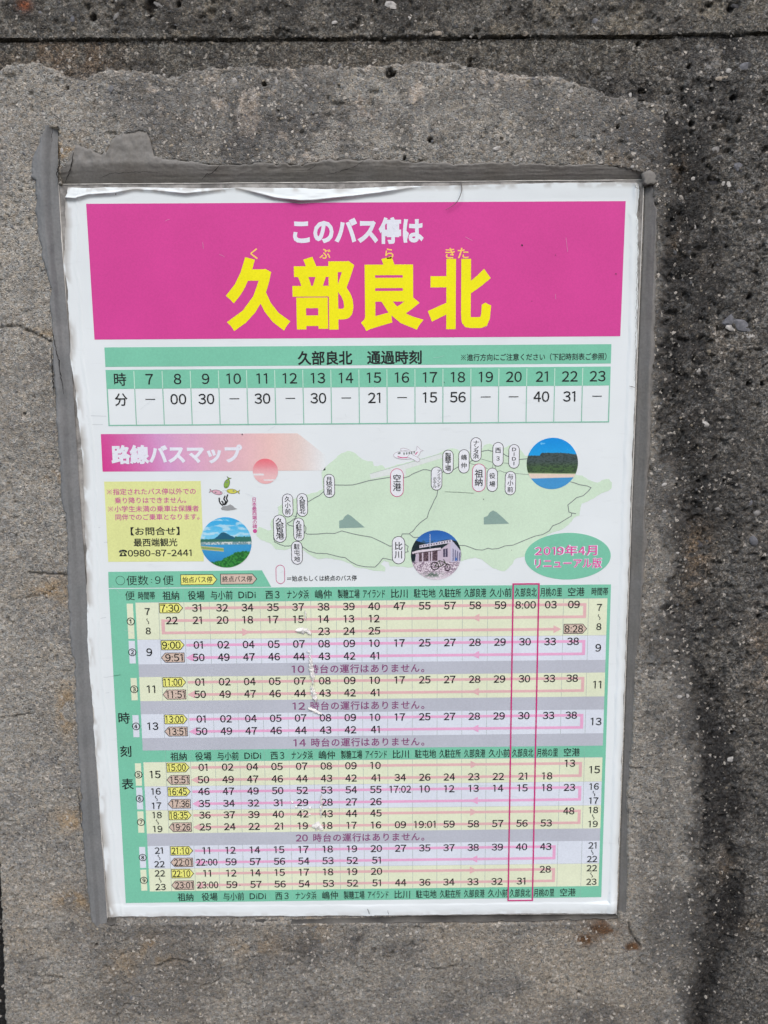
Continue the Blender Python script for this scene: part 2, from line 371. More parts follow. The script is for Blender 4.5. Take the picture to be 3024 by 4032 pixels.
xs = np.concatenate([np.linspace(-.95, -.36, 60)[:-1], np.arange(-.36, .3601, .001), np.linspace(.361, .95, 60)])
zs = np.concatenate([np.linspace(-1.0, -.44, 60)[:-1], np.arange(-.44, .4401, .001), np.linspace(.441, .95, 55)])
X, Z = np.meshgrid(xs, zs, indexing='ij')
U, V = to_px(X, np.full_like(X, -.005), Z)
j1 = (fbm(X * 90, Z * 90, 11, 3) - .5); j2 = (fbm(X * 400, Z * 400, 15, 2) - .5)
vt = PX(TOPB, U) + j1 * 34 + j2 * 22; ur = PL(RIGB, V) + j1 * 60 + j2 * 30
dpatch = np.minimum(V - vt, ur - U)                    # px inside the mortar patch
patch = sst(-6, 8, dpatch)
vj = PX(JOINT, U) + (fbm(X * 60, Z * 0 + 3, 31, 3) - .5) * 7
upper = V < vj
# heights towards the street
n_lo = fbm(X * 9, Z * 9, 41, 3) - .5; n_md = fbm(X * 55, Z * 55, 45, 4, .6) - .5; n_hi = fbm(X * 330, Z * 330, 51, 3, .6) - .5
band = sst(330, 240, V) * (~upper)                     # the smooth strip under the joint
rough_old = .0022 * n_md + .0034 * n_hi
pit = fbm(X * 150, Z * 150, 61, 3, .6); pitd = sst(.66, .76, pit)
h_old = .0008 + rough_old * (1 - .55 * band) - pitd * .0028 * (1 - .6 * band)
h_patch = .0048 + .0022 * n_lo + .0012 * n_md + .0011 * n_hi + .0010 * sst(60, 0, V - vt)
side = sst(2500, 2620, U) * sst(420, 560, V); hp_ = sst(-30, 34, dpatch + j2 * 30) * side + patch * (1 - side)
h_old = h_old + .0022 * side * sst(-260, -20, dpatch)
h = h_old * (1 - hp_) + h_patch * hp_
h_up = .0034 + .0014 * n_md + .0024 * n_hi - pitd * .002
h = np.where(upper, h_up, h)
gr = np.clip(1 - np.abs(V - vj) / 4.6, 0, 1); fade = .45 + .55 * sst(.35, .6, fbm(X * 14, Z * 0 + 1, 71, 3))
h = h - gr * .0042 * fade
# step at the lower right: a projecting old block above a ledge
blk = sst(2870, 2915, U + j1 * 40) * sst(3625, 3600, V + j2 * 12)
h = h + blk * .002
crk_r = np.exp(-(seg_dist(U, V, [(2885, 3350), (2895, 3620), (2860, 3700), (2835, 3760), (2780, 3950), (2740, 4100)]) / 26) ** 2)
h = h - crk_r * .0028 * (.6 + .8 * fbm(X * 60, Z * 60, 75, 2))
crack = np.zeros_like(X)
for pts, wd, st in CRACKS:
    d = seg_dist(U + j1 * 26, V + j2 * 14, pts); crack = np.maximum(crack, st * np.clip(1.15 - d / (wd * 1.25), 0, 1))
crack = np.minimum(crack, 1)
h = h - crack * .0022
for (a, b, r) in PITS:
    d = np.hypot((U - a), (V - b)) / (r * (1 + .9 * j2)); h = h - .0045 * sst(1.15, .55, d)
pitm = np.zeros_like(X)
for (a, b, r) in PITS: pitm = np.maximum(pitm, sst(1.2, .6, np.hypot(U - a, V - b) / (r * (1 + .9 * j2))))
small = sst(.80, .86, vnoise(X * 260, Z * 260, 91)) * sst(.5, .7, vnoise(X * 30, Z * 30, 93)); h = h - small * .0016 * patch
lend = PL([(-30, 3300), (-6, 3400), (5, 3600), (12, 3800), (20, 4032), (30, 4400)], V) * (V > 3300) - 200 * (V <= 3300); gapl = sst(3, -3, U + j2 * 10 - lend); h = h - gapl * .013
# recess under the sealant and the board
def ring(o):
    L = np.array(OUT_L); return o
in_board = (V > PX([(227, 723), (2536, 706)], U) - 2) & (V < 3618) & (U > PL(IN_L, V) - 4) & (U < PL(IN_R, V) + 4)
in_l = (U > PL(OUT_L, V) + 8) & (U < PL(IN_L, V) + np.where(V < 730, 0, 30)) & (V > 500) & (V < 3650)
in_t = (V > PX(OUT_T, U) + 7) & (V < 740) & (U > 236) & (U < 2575)
in_r = (U < PL(OUT_R, V) - 8) & (U > 2420) & (V > 715) & (V < 3600)
in_b = (V > 3590) & (V < 3637) & (U > 430) & (U < 2440)
# depth of the recess follows the distance to the board
dl = np.clip((PL(IN_L, V) - U) / 90, 0, 1); dtp = np.clip((715 - V) / 80, 0, 1); dr = np.clip((U - PL(IN_R, V)) / 65, 0, 1); db = np.clip((V - 3612) / 24, 0, 1)
h = np.where(in_l, np.minimum(h, .0030 * dl - .0010), h)
h = np.where(in_t, np.minimum(h, .0034 * dtp - .0010), h); h = np.where(in_r, np.minimum(h, .0032 * dr - .0012), h)
h = np.where(in_b, np.minimum(h, .012 * db - .0095), h); h = np.where(in_board, -.009, h)

# base colours (the material adds the grains)
def mixc(c, m, col): return c * (1 - m[..., None]) + np.array(col) * m[..., None]
big = fbm(X * 7, Z * 7, 101, 4); mid = fbm(X * 26, Z * 26, 105, 4, .6); fin = fbm(X * 110, Z * 110, 109, 3, .6)
c = np.ones(X.shape + (3,)) * np.array((.275, .266, .240)) * (1 + .55 * (fbm(X * 12, Z * 12, 181, 5, .66) - .5) + .30 * (fbm(X * 45, Z * 45, 185, 3) - .5))[..., None]
c = mixc(c, .35 * sst(.45, .7, big), (.292, .286, .260)); c = mixc(c, .7 * sst(.50, .70, mid), (.195, .192, .182))
c = mixc(c, .45 * sst(.55, .7, fin), (.34, .325, .285))
c = c * (1 + .13 * sst(420, 200, U))[..., None]
c = mixc(c, .45 * sst(2900, 3800, V), (.235, .222, .196)); lowz = sst(3350, 3650, V); c = mixc(c, .6 * lowz * sst(.50, .62, fbm(X * 11 + 3, Z * 14, 193, 4, .6)), (.320, .290, .240)); c = mixc(c, .55 * lowz * sst(.52, .62, fbm(X * 18 + 7, Z * 26, 195, 4, .6)), (.145, .142, .135)); c = mixc(c, .55 * sst(3500, 3900, V) * sst(.45, .62, fbm(X * 15, Z * 15, 161, 4)), (.155, .148, .135))
topz = sst(760, 520, V) * sst(150, 520, U + j1 * 300); c = mixc(c, .62 * topz * sst(.34, .62, fbm(X * 19, Z * 19, 163, 4)), (.130, .129, .124)); c = mixc(c, .5 * topz * sst(.45, .6, fin), (.115, .112, .105))
wsp = sst(.54, .66, fbm(X * 42, Z * 30, 121, 4, .65)) * topz * sst(.48, .6, fin); c = mixc(c, .75 * wsp, (.50, .45, .39))
edgel = sst(60, 5, np.abs(V - vt - 16)) * (U < 2600); c = mixc(c, .45 * edgel * sst(.4, .6, fin), (.40, .385, .35))
# the right flank of the patch is blackened by weather, more and more towards the old concrete
flank = sst(2470, 2600, U + j1 * 50) * sst(330, 700, V); c = mixc(c, .75 * flank * sst(.40, .54, fbm(X * 24, Z * 17, 167, 5, .66)), (.098, .096, .092)); c = mixc(c, .28 * flank, (.13, .128, .12))
c = mixc(c, .9 * side * sst(90, -10, dpatch) * sst(.30, .58, mid * .5 + fin * .5), (.070, .067, .063))
# ochre runs next to the sealant, rust spots under the board
for (a, b, rx, ry, k) in [(225, 600, 60, 45, .8), (255, 1120, 60, 60, .5), (210, 2330, 90, 55, .7), (262, 2790, 35, 100, .9), (290, 3230, 80, 40, .8), (300, 3545, 80, 30, .9), (190, 1310, 90, 20, .5),
                          (620, 3740, 70, 50, .8), (480, 3800, 60, 60, .4), (1000, 3720, 120, 50, .4), (230, 1870, 60, 22, .9), (270, 590, 50, 50, .9), (2380, 640, 110, 50, .35), (1250, 3660, 60, 80, .3)]:
    mk = np.exp(-(((U - a) / rx) ** 2 + ((V - b) / ry) ** 2)) * sst(.36, .6, fin); c = mixc(c, np.clip(k * mk * 1.3, 0, .85), (.32, .245, .155))
for (a, b, rx, ry, k) in [(2382, 3655, 60, 26, 1), (2310, 3700, 40, 20, .9), (2490, 3730, 26, 18, 1.1)]:
    mk = np.exp(-(((U - a) / rx) ** 2 + ((V - b) / ry) ** 2)) * sst(.3, .55, fin); c = mixc(c, np.clip(k * mk * 1.5, 0, .9), (.10, .045, .014))
for (a, b, rx, ry, k) in [(700, 3690, 110, 34, .7), (760, 3740, 60, 50, .4), (1220, 3730, 60, 50, .5), (1440, 3725, 70, 55, .9), (1390, 3700, 30, 20, .8), (2300, 4000, 160, 60, .4), (1900, 3960, 130, 40, .3), (2250, 3640, 160, 24, .3), (1580, 3740, 70, 30, .35), (1200, 470, 420, 60, .35), (900, 560, 200, 80, .45), (2500, 560, 110, 130, .3)]:
    mk = np.exp(-(((U - a) / rx) ** 2 + ((V - b) / ry) ** 2)) * sst(.38, .56, mid * .5 + fin * .5); c = mixc(c, np.clip(k * mk * 1.6, 0, .85), (.085, .082, .080))
# old concrete on the right and under the joint
vst = fbm(X * 130, Z * 11, 131, 4, .6)                 # vertical rain streaks
ob = fbm(X * 17, Z * 13, 141, 4, .6)
o = np.ones_like(c) * np.array((.106, .102, .092)); o = mixc(o, .8 * sst(.48, .62, mid), (.050, .049, .047)); o = mixc(o, .8 * sst(.48, .55, fbm(X * 24, Z * 15, 191, 5, .68)) * sst(2300, 1500, V), (.036, .035, .034)); o = mixc(o, .6 * sst(.52, .70, ob), (.165, .160, .146))
o = mixc(o, .45 * sst(.55, .7, vst), (.075, .075, .074)); o = mixc(o, .35 * sst(.62, .74, fbm(X * 44, Z * 34, 145, 4, .6)), (.20, .175, .140)); o = mixc(o, .55 * sst(.58, .70, fin), (.22, .215, .20)); o = mixc(o, .55 * sst(.47, .36, fin), (.045, .044, .042))
o = mixc(o, .5 * sst(-240, -60, dpatch) * side * sst(2700, 2200, V), (.055, .054, .052)); o = mixc(o, .35 * sst(2820, 2960, U), (.150, .147, .136)); nearp = sst(-260, -40, dpatch + (fin - .5) * 160) * side; o = mixc(o, .90 * nearp * sst(.43, .52, fbm(X * 34, Z * 20, 171, 5, .68)), (.028, .028, .027))
for (a, b, rx, ry, k) in [(2750, 2170, 55, 90, 1.0), (2640, 940, 40, 60, .6), (2720, 2320, 40, 60, .5), (3000, 2600, 50, 150, .6), (2860, 3430, 40, 60, .7), (2960, 3660, 120, 30, .5), (2650, 660, 50, 60, .6)]:
    mk = np.exp(-(((U - a) / rx) ** 2 + ((V - b) / ry) ** 2)) * sst(.35, .55, fin); o = mixc(o, np.clip(k * mk * .75, 0, .6), (.235, .175, .115))
bd = np.ones_like(c) * np.array((.140, .134, .117)); bd = mixc(bd, .75 * sst(.44, .62, vst * .6 + fin * .4) * sst(150, 220, V), (.055, .052, .047)); bd = mixc(bd, .5 * sst(.5, .7, big), (.155, .142, .120))
bd = mixc(bd, np.clip(1.2 * np.exp(-((U - 230) / 170) ** 2), 0, .6) * sst(.35, .6, fin), (.20, .15, .105))
o = mixc(o, band * sst(2750, 2500, U), (0, 0, 0)) + bd * (band * sst(2750, 2500, U))[..., None]
cm = sst(-34, 34, dpatch + (fin - .5) * 190) * side + patch * (1 - side); c = o * (1 - cm[..., None]) + c * cm[..., None]
ledge = np.exp(-((V - 3618) / 9) ** 2) * sst(2890, 2925, U); c = mixc(c, .6 * ledge, (.24, .22, .19))
blk_s = np.exp(-(seg_dist(U + j1 * 30, V, [(2880, 3050), (2890, 3350), (2892, 3620), (2855, 3700), (2825, 3780), (2775, 3950), (2735, 4100)]) / 62) ** 2) * sst(3000, 3250, V); bzone = sst(2650, 2900, V) * sst(-10, 30, U - ur) * sst(30, -50, U + j1 * 90 - PL([(2900, 2600), (2895, 3620), (2860, 3720), (2790, 4050)], V)); c = mixc(c, np.clip(bzone * (.30 + .65 * sst(.42, .52, fbm(X * 34, Z * 20, 197, 5, .68))), 0, .9), (.034, .033, .032)); c = mixc(c, np.clip(blk_s * sst(.44, .52, fbm(X * 50, Z * 34, 199, 4, .65)), 0, .85), (.024, .023, .022))
c = mixc(c, .5 * sst(2740, 2900, U) * sst(3640, 3800, V), (.125, .122, .113))
up = np.ones_like(c) * np.array((.148, .143, .128)); up = mixc(up, .75 * sst(.47, .64, mid) * sst(140, 80, V), (.065, .062, .056)); up = mixc(up, .6 * sst(.56, .7, fin), (.19, .18, .155))
up = mixc(up, .45 * sst(.62, .74, fbm(X * 50, Z * 50, 151, 4)), (.24, .215, .165)); up = mixc(up, .5 * sst(.47, .38, fin), (.06, .058, .053))
mk = np.exp(-(((U - 92) / 26) ** 2 + ((V - 16) / 22) ** 2)); up = mixc(up, np.clip(mk, 0, .8), (.22, .07, .03))
c = np.where(upper[..., None], up, c)
dirt = np.clip(gr * fade * .72 + pitm * .85 + crack * .75 + crk_r * .55, 0, .92); c = mixc(c, dirt, (.022, .021, .020))  # joint, pits and cracks coloured darker than the face
c = mixc(c, gapl, (.02, .02, .02)); c = np.clip(c, .004, .8)

wall = thing('concrete_wall', 'rough grey concrete wall with a horizontal joint and a pale mortar patch round the sign', 'wall', (0, 0, ZC))
def wall_part(name, mask, mat, label=None):
    nx, nz = X.shape; idx = -np.ones((nx, nz), int)
    fm = mask[:-1, :-1]
    vm_ = np.zeros((nx, nz), bool)
    for a in (0, 1):
        for b in (0, 1): vm_[a:nx - 1 + a, b:nz - 1 + b] |= fm
    idx[vm_] = np.arange(vm_.sum()); n = int(vm_.sum())
    q = np.stack([idx[:-1, :-1][fm], idx[1:, :-1][fm], idx[1:, 1:][fm], idx[:-1, 1:][fm]], -1).astype(np.int32)
    me = bpy.data.meshes.new(name); me.vertices.add(n); me.loops.add(q.size); me.polygons.add(len(q))
    co = np.stack([X[vm_], -h[vm_], Z[vm_]], -1).astype(np.float32)
    me.vertices.foreach_set('co', co.ravel()); me.loops.foreach_set('vertex_index', q.ravel())
    me.polygons.foreach_set('loop_start', np.arange(0, q.size, 4, dtype=np.int32)); me.polygons.foreach_set('loop_total', np.full(len(q), 4, np.int32))
    me.polygons.foreach_set('use_smooth', np.ones(len(q), bool)); me.update(calc_edges=True)
    ca = me.color_attributes.new('Col', 'FLOAT_COLOR', 'POINT')
    ca.data.foreach_set('color', np.concatenate([c[vm_], np.ones((n, 1))], 1).astype(np.float32).ravel())
    me.materials.append(mat); ob = bpy.data.objects.new(name, me); COL.objects.link(ob); ob.parent = wall
    if label: ob['label'] = label
    return ob
pm = (patch > .5) & ~upper
wall_part('upper_course', upper, M_UP, 'dark concrete course above the horizontal joint')
wall_part('old_concrete', ~upper & ~pm, M_OLD, 'dark weathered coarse concrete')
wall_part('mortar_render', pm, M_MORTAR, 'paler smoother mortar render')

# solid body behind the face
def box(v0, v1):
    (x0, y0, z0), (x1, y1, z1) = v0, v1
    return [(x0, y0, z0), (x1, y0, z0), (x1, y1, z0), (x0, y1, z0), (x0, y0, z1), (x1, y0, z1), (x1, y1, z1), (x0, y1, z1)], \
        [(0, 3, 2, 1), (4, 5, 6, 7), (0, 1, 5, 4), (1, 2, 6, 5), (2, 3, 7, 6), (3, 0, 4, 7)]
mb, t_, p_ = new_mat('plain_concrete'); p_.inputs['Base Color'].default_value = (.2, .19, .17, 1); p_.inputs['Roughness'].default_value = .95
v_, f_ = box((-.95, .012, -1.0), (.95, .20, .95)); mesh_obj('wall_core', v_, f_, mb, wall)

def hwall(x, z):
    i = np.clip(np.searchsorted(xs, x), 0, len(xs) - 1); k = np.clip(np.searchsorted(zs, z), 0, len(zs) - 1); return h[i, k], patch[i, k], upper[i, k]

# stones: exposed aggregate
def stone_geo(r, seed, ico=True):
    rr = random.Random(seed); t = (1 + 5 ** .5) / 2
    vs = [(-1, t, 0), (1, t, 0), (-1, -t, 0), (1, -t, 0), (0, -1, t), (0, 1, t), (0, -1, -t), (0, 1, -t), (t, 0, -1), (t, 0, 1), (-t, 0, -1), (-t, 0, 1)]
    fs = [(0, 11, 5), (0, 5, 1), (0, 1, 7), (0, 7, 10), (0, 10, 11), (1, 5, 9), (5, 11, 4), (11, 10, 2), (10, 7, 6), (7, 1, 8), (3, 9, 4), (3, 4, 2), (3, 2, 6), (3, 6, 8), (3, 8, 9), (4, 9, 5), (2, 4, 11), (6, 2, 10), (8, 6, 7), (9, 8, 1)]
    return np.array([np.array(v) / 1.902 * (1 + rr.uniform(-.28, .28)) for v in vs]), fs
SG = [stone_geo(1, i) for i in range(24)]
def stone_mat(name, attr=False, col=(.4, .4, .4)):
    mt, t, p = new_mat(name); tc = N(t, 'ShaderNodeTexCoord'); n1 = N(t, 'ShaderNodeTexNoise', i_Scale=420.0, i_Detail=5.0); t.links.new(tc.outputs['Object'], n1.inputs['Vector'])
    mr = N(t, 'ShaderNodeMapRange'); mr.inputs[1].default_value = .3; mr.inputs[2].default_value = .7; mr.inputs[3].default_value = .6; mr.inputs[4].default_value = 1.3; t.links.new(n1.outputs[0], mr.inputs[0])
    vm = N(t, 'ShaderNodeVectorMath', operation='SCALE'); t.links.new(mr.outputs[0], vm.inputs['Scale'])
    if attr: at = N(t, 'ShaderNodeAttribute', attribute_name='Col'); t.links.new(at.outputs['Color'], vm.inputs[0])
    else: vm.inputs[0].default_value = col
    t.links.new(vm.outputs[0], p.inputs['Base Color']); p.inputs['Roughness'].default_value = .7
    bp = N(t, 'ShaderNodeBump'); bp.inputs['Strength'].default_value = .4; bp.inputs['Distance'].default_value = .0006; t.links.new(n1.outputs[0], bp.inputs['Height']); t.links.new(bp.outputs[0], p.inputs['Normal'])
    return mt
vv, ff, cc = [], [], []
NST = 11000
for i in range(NST):
    for _ in range(8):
        u, v = random.uniform(-60, 3090), random.uniform(-60, 4090)
        x, z = plane(u, v, -.005)
        top = v < 900
        keep = .95 if (top and v > 250) else .35
        hh, pa, upp = hwall(x, z)
        if pa < .5: keep = .55
        if random.random() > keep: continue
        if hh > .0005 and not (u > 100 and u < 2590 and v > 690 and v < 3620 and hh < .003) : break
    else: continue
    if 560 < v < 3640 and PL(OUT_L, v) - 2 < u < PL(OUT_R, v) + 2 and v > PX(OUT_T, u) - 4: continue
    if u > PL(OUT_L, v) - 4 and u < 232 and 480 < v < 3670: continue
    r = .0005 + .0009 * random.random() ** 3
    if random.random() < .006: r = random.uniform(.0016, .0024)
    g, fs = SG[random.randrange(24)]; a = random.uniform(0, 6.28); ca, sa = math.cos(a), math.sin(a)
    sxx, szz = random.uniform(.7, 1.3), random.uniform(.7, 1.2)
    gx = g[:, 0] * sxx; gz = g[:, 2] * szz
    px_ = (gx * ca - gz * sa) * r + x; pz_ = (gx * sa + gz * ca) * r + z; py_ = -hh + g[:, 1] * r * .5 + r * .22
    b = len(vv); vv += list(zip(px_, py_, pz_)); ff += [(b + f[0], b + f[1], b + f[2]) for f in fs]
    q = random.random(); lo = .52 if pa < .5 else 1
    col = (.46, .43, .38) if q < .22 else ((.33, .29, .22) if q < .36 else ((.14, .145, .155) if q < .52 else (.25, .24, .215)))
    k_ = random.uniform(.8, 1.2) * lo; cc += [(col[0] * k_, col[1] * k_, col[2] * k_, 1)] * len(g)
so_ = mesh_obj('exposed_aggregate', vv, ff, stone_mat('aggregate', True), wall, smooth=False, kind='stuff')
ca = so_.data.color_attributes.new('Col', 'FLOAT_COLOR', 'POINT'); ca.data.foreach_set('color', np.array(cc, np.float32).ravel())

# single larger stones that can be picked out
SM = {'white': stone_mat('white_stone', col=(.40, .39, .37)), 'blue': stone_mat('blue_grey_stone', col=(.125, .13, .145)), 'grey': stone_mat('grey_stone', col=(.19, .187, .18)), 'tan': stone_mat('tan_stone', col=(.27, .235, .19)), 'dark': stone_mat('dark_stone', col=(.055, .055, .06))}
def big_stone(u, v, rx, ry, ang, mat, out=.4):
    x, z = plane(u, v, -.004); s = .000192
    hh = hwall(x, z)[0]; bpy_v = []
    sd_ = int(u * 7 + v); g, fs = stone_geo(1, sd_)
    ca, sa = math.cos(ang), math.sin(ang)
    # one subdivision for a rounder pebble
    vs = [tuple(q) for q in g]; mid_ = {}; nf = []
    def mp(a, b):
        k = (min(a, b), max(a, b))
        if k not in mid_: q = (np.array(vs[a]) + np.array(vs[b])) / 2; q = q * random.uniform(.98, 1.12); vs.append(tuple(q)); mid_[k] = len(vs) - 1
        return mid_[k]
    for f in fs: a, b, c_ = f; ab, bc, ca_ = mp(a, b), mp(b, c_), mp(c_, a); nf += [(a, ab, ca_), (b, bc, ab), (c_, ca_, bc), (ab, bc, ca_)]
    rm = min(rx, ry) * s
    for q in vs: X_ = q[0] * rx * s; Z_ = q[2] * ry * s; bpy_v.append((x + X_ * ca - Z_ * sa, -hh + q[1] * rm * .34 + rm * (.12), z + X_ * sa + Z_ * ca))
    mesh_obj('stone', bpy_v, nf, SM[mat], wall, smooth=False)
for st in [(2925, 1282, 46, 24, -.75, 'blue', .8), (2885, 1260, 34, 24, .7, 'blue', .6), (2960, 1325, 26, 15, -.5, 'white', .5), (2880, 1290, 26, 12, -.3, 'white', .4),
           (2878, 718, 34, 15, -.3, 'white', .6), (2822, 710, 20, 15, .2, 'dark', .6), (2912, 655, 22, 16, -.2, 'blue', .6), (2740, 888, 16, 7, -1.1, 'white', .6),
           (2995, 870, 14, 8, 1.2, 'white', .5), (2825, 585, 16, 12, .3, 'grey', .6), (2730, 700, 12, 10, 0, 'white', .5), (2780, 1668, 22, 12, -.5, 'white', .6), (2750, 1455, 14, 10, 0, 'white', .6),
           (2880, 2990, 16, 12, .2, 'white', .5), (2936, 255, 22, 15, .4, 'blue', .6), (2878, 270, 14, 10, 0, 'white', .6), (2800, 262, 16, 9, -.2, 'grey', .5), (2850, 300, 26, 9, .1, 'tan', .6),
           (2248, 358, 13, 9, -.6, 'white', .7), (2108, 322, 13, 13, 0, 'grey', .6), (1935, 324, 14, 11, .2, 'grey', .6), (1860, 325, 11, 7, 0, 'white', .6), (926, 322, 13, 12, 0, 'white', .7),
           (640, 290, 10, 8, 0, 'white', .5), (1090, 322, 8, 14, .1, 'white', .6), (1205, 342, 7, 8, 0, 'white', .6), (810, 488, 6, 12, 0, 'white', .6), (770, 455, 6, 7, 0, 'white', .6), (408, 450, 10, 8, 0, 'white', .5),
           (2485, 370, 9, 16, .2, 'white', .6), (2400, 300, 12, 8, 0, 'grey', .6), (2436, 172, 12, 5, 0, 'white', .5), (2068, 131, 13, 9, 0, 'tan', .7), (1720, 128, 18, 10, 0, 'tan', .7), (2490, 125, 9, 8, 0, 'grey', .7),
           (1318, 87, 13, 7, .2, 'white', .6), (1540, 18, 22, 12, -.3, 'white', .5), (1608, 70, 12, 8, 0, 'white', .6), (1880, 65, 16, 9, .2, 'grey', .6), (2345, 78, 16, 12, 0, 'blue', .5), (620, 14, 22, 8, -.5, 'grey', .8),
           (150, 48, 16, 12, 0, 'blue', .5), (285, 75, 12, 14, 0, 'blue', .5), (2900, 20, 20, 12, 0, 'dark', .4), (455, 65, 16, 7, .8, 'grey', .5), (2920, 750, 12, 16, .2, 'blue', .4), (2960, 1980, 14, 18, 0, 'blue', .5),
           (2985, 2020, 16, 14, .3, 'grey', .5), (2970, 2130, 18, 22, .3, 'blue', .5), (2833, 2005, 12, 16, .4, 'grey', .6), (2755, 2150, 22, 20, 0, 'dark', .4), (2615, 1908, 11, 8, .3, 'white', .5), (2697, 1808, 9, 8, 0, 'white', .5),
           (2617, 2012, 9, 8, 0, 'white', .5), (2675, 2742, 11, 8, 0, 'white', .5), (2706, 2738, 8, 11, .5, 'white', .5), (2668, 2180, 9, 7, 0, 'white', .5), (2940, 2838, 16, 14, 0, 'grey', .5), (2790, 1980, 8, 7, 0, 'grey', .5),
           (910, 3900, 10, 18, 0, 'white', .4), (1640, 3668, 12, 6, .4, 'white', .5), (2640, 2650, 7, 7, 0, 'white', .5), (2370, 680, 6, 5, 0, 'white', .6), (2490, 657, 7, 6, 0, 'white', .6), (2050, 628, 7, 6, 0, 'white', .7), (1480, 590, 14, 8, .4, 'white', .6),
           (1955, 585, 18, 8, .3, 'white', .5), (2270, 490, 6, 10, .3, 'white', .5), (170, 447, 8, 6, 0, 'white', .6), (30, 905, 7, 6, 0, 'white', .5), (243, 592, 8, 12, 0, 'white', .6)]:
    big_stone(*st)

# ------------------------------------------------------------------ grey sealant round the board
def seal_mat(name, col, col2, rough=.55):
    mt, t, p = new_mat(name); tc = N(t, 'ShaderNodeTexCoord')
    n1 = N(t, 'ShaderNodeTexNoise', i_Scale=34.0, i_Detail=6.0, i_Roughness=.6); n2 = N(t, 'ShaderNodeTexNoise', i_Scale=600.0, i_Detail=4.0)
    mp = N(t, 'ShaderNodeMapping'); mp.inputs['Scale'].default_value = (1, 1, 1)
    t.links.new(tc.outputs['Object'], n1.inputs['Vector']); t.links.new(tc.outputs['Object'], n2.inputs['Vector'])
    mx = N(t, 'ShaderNodeMix', data_type='RGBA'); mx.inputs['A'].default_value = (*col, 1); mx.inputs['B'].default_value = (*col2, 1)
    mr = N(t, 'ShaderNodeMapRange'); mr.inputs[1].default_value = .38; mr.inputs[2].default_value = .66; t.links.new(n1.outputs[0], mr.inputs[0]); t.links.new(mr.outputs[0], mx.inputs['Factor'])
    m2 = N(t, 'ShaderNodeMapRange'); m2.inputs[1].default_value = .3; m2.inputs[2].default_value = .7; m2.inputs[3].default_value = .9; m2.inputs[4].default_value = 1.1; t.links.new(n2.outputs[0], m2.inputs[0])
    vm = N(t, 'ShaderNodeVectorMath', operation='SCALE'); t.links.new(mx.outputs['Result'], vm.inputs[0]); t.links.new(m2.outputs[0], vm.inputs['Scale'])
    t.links.new(vm.outputs[0], p.inputs['Base Color']); p.inputs['Roughness'].default_value = rough; p.inputs['Specular IOR Level'].default_value = .3
    bp = N(t, 'ShaderNodeBump'); bp.inputs['Strength'].default_value = .35; bp.inputs['Distance'].default_value = .0005; t.links.new(n2.outputs[0], bp.inputs['Height']); t.links.new(bp.outputs[0], p.inputs['Normal'])
    return mt
M_SL = seal_mat('sealant_blue_grey', (.165, .175, .180), (.205, .212, .215)); M_ST = seal_mat('sealant_brown_grey', (.170, .162, .145), (.200, .196, .184))
M_SR = seal_mat('sealant_right', (.160, .154, .142), (.185, .182, .174))
seal = thing('sealant_border', 'smeared grey sealant strips filling the gap between sign board and wall', 'sealant', (0, 0, ZC))
def strip(name, outer, inner, mat, prof, n=420, m=22, vert=True, smear=0, seed=0, lo=None, hi=None, label=None, y_out=-.0056, ragged=5, colour=None):
    """outer and inner edge as measured polylines; prof(d) gives the height towards the street at d (photo px) from the board"""
    a = np.linspace(lo, hi, n)
    jag = (fbm(a / 26, a * 0 + seed, seed, 4, .6) - .5) * ragged * 2
    if not vert: jag = jag + (fbm(a / 9, a * 0 + 31, seed + 40, 3, .6) - .5) * 26 * np.exp(-((a - 430) / 170) ** 2)
    if vert: po = np.stack([PL(outer, a) + jag, a], 1); pi_ = np.stack([PL(inner, a), a], 1)
    else: po = np.stack([a, PX(outer, a) + jag], 1); pi_ = np.stack([a, PX(inner, a)], 1)
    P0 = np.array([plane(*q, y_out) for q in po]); P1 = np.array([plane(*q, 0.0) for q in pi_]); D = np.hypot(*(po - pi_).T)
    j = np.arange(m); tt = np.clip((j - 1) / (m - 2), 0, 1)
    xz = P0[:, None] * (1 - tt)[None, :, None] + P1[:, None] * tt[None, :, None]; d = D[:, None] * (1 - tt)[None]
    hh = prof(d); x, z = xz[..., 0], xz[..., 1]
    nz = (fbm(x * 60 + 40, z * 60 + 40, seed + 3, 3) - .5) * .0009 + smear * (fbm(x * 200 + 90, z * 130 + 90, seed + 9, 3) - .5) * .0018 * sst(40, 90, d)
    nz = nz + smear * .0010 * np.maximum(0, fbm(x * 90 + 40, z * 420 + 40, seed + 13, 2) - .5) * sst(30, 60, d) * (x < -.10)
    al = (z if vert else x) * 22 + 40; nz = nz + (fbm(al, d / 11 + 60, seed + 17, 3) - .5) * (.0012 if vert else .0005) * sst(8, 22, d) + (fbm(al * 9, d / 9 + 60, seed + 19, 3) - .5) * .0004
    y = -(hh + nz * np.sin(np.minimum(1, tt * 1.4 + .3) * math.pi * .75)[None] - .0012 * np.exp(-(tt / .05) ** 2)[None]); y[:, 0] += .004
    vs = np.stack([x, y, z], -1).reshape(-1, 3); fs = []
    for i in range(n - 1):
        for k in range(m - 1):
            q = (i * m + k, i * m + k + 1, (i + 1) * m + k + 1, (i + 1) * m + k); fs.append(q if vert else q[::-1])
    return mesh_obj(name, vs, fs, mat, seal, smooth=True, label=label)
lerp = lambda pts: (lambda d: np.interp(d, [p[0] for p in pts], [p[1] for p in pts]))
strip('side_strip', OUT_L, [(u + 3, v) for u, v in IN_L], M_SL, lerp([(0, .0006), (12, .0012), (30, .0022), (46, .0050), (58, .0060), (120, .0060)]), lo=492, hi=3659, n=700, seed=3, ragged=9, label='wide blue-grey left strip')
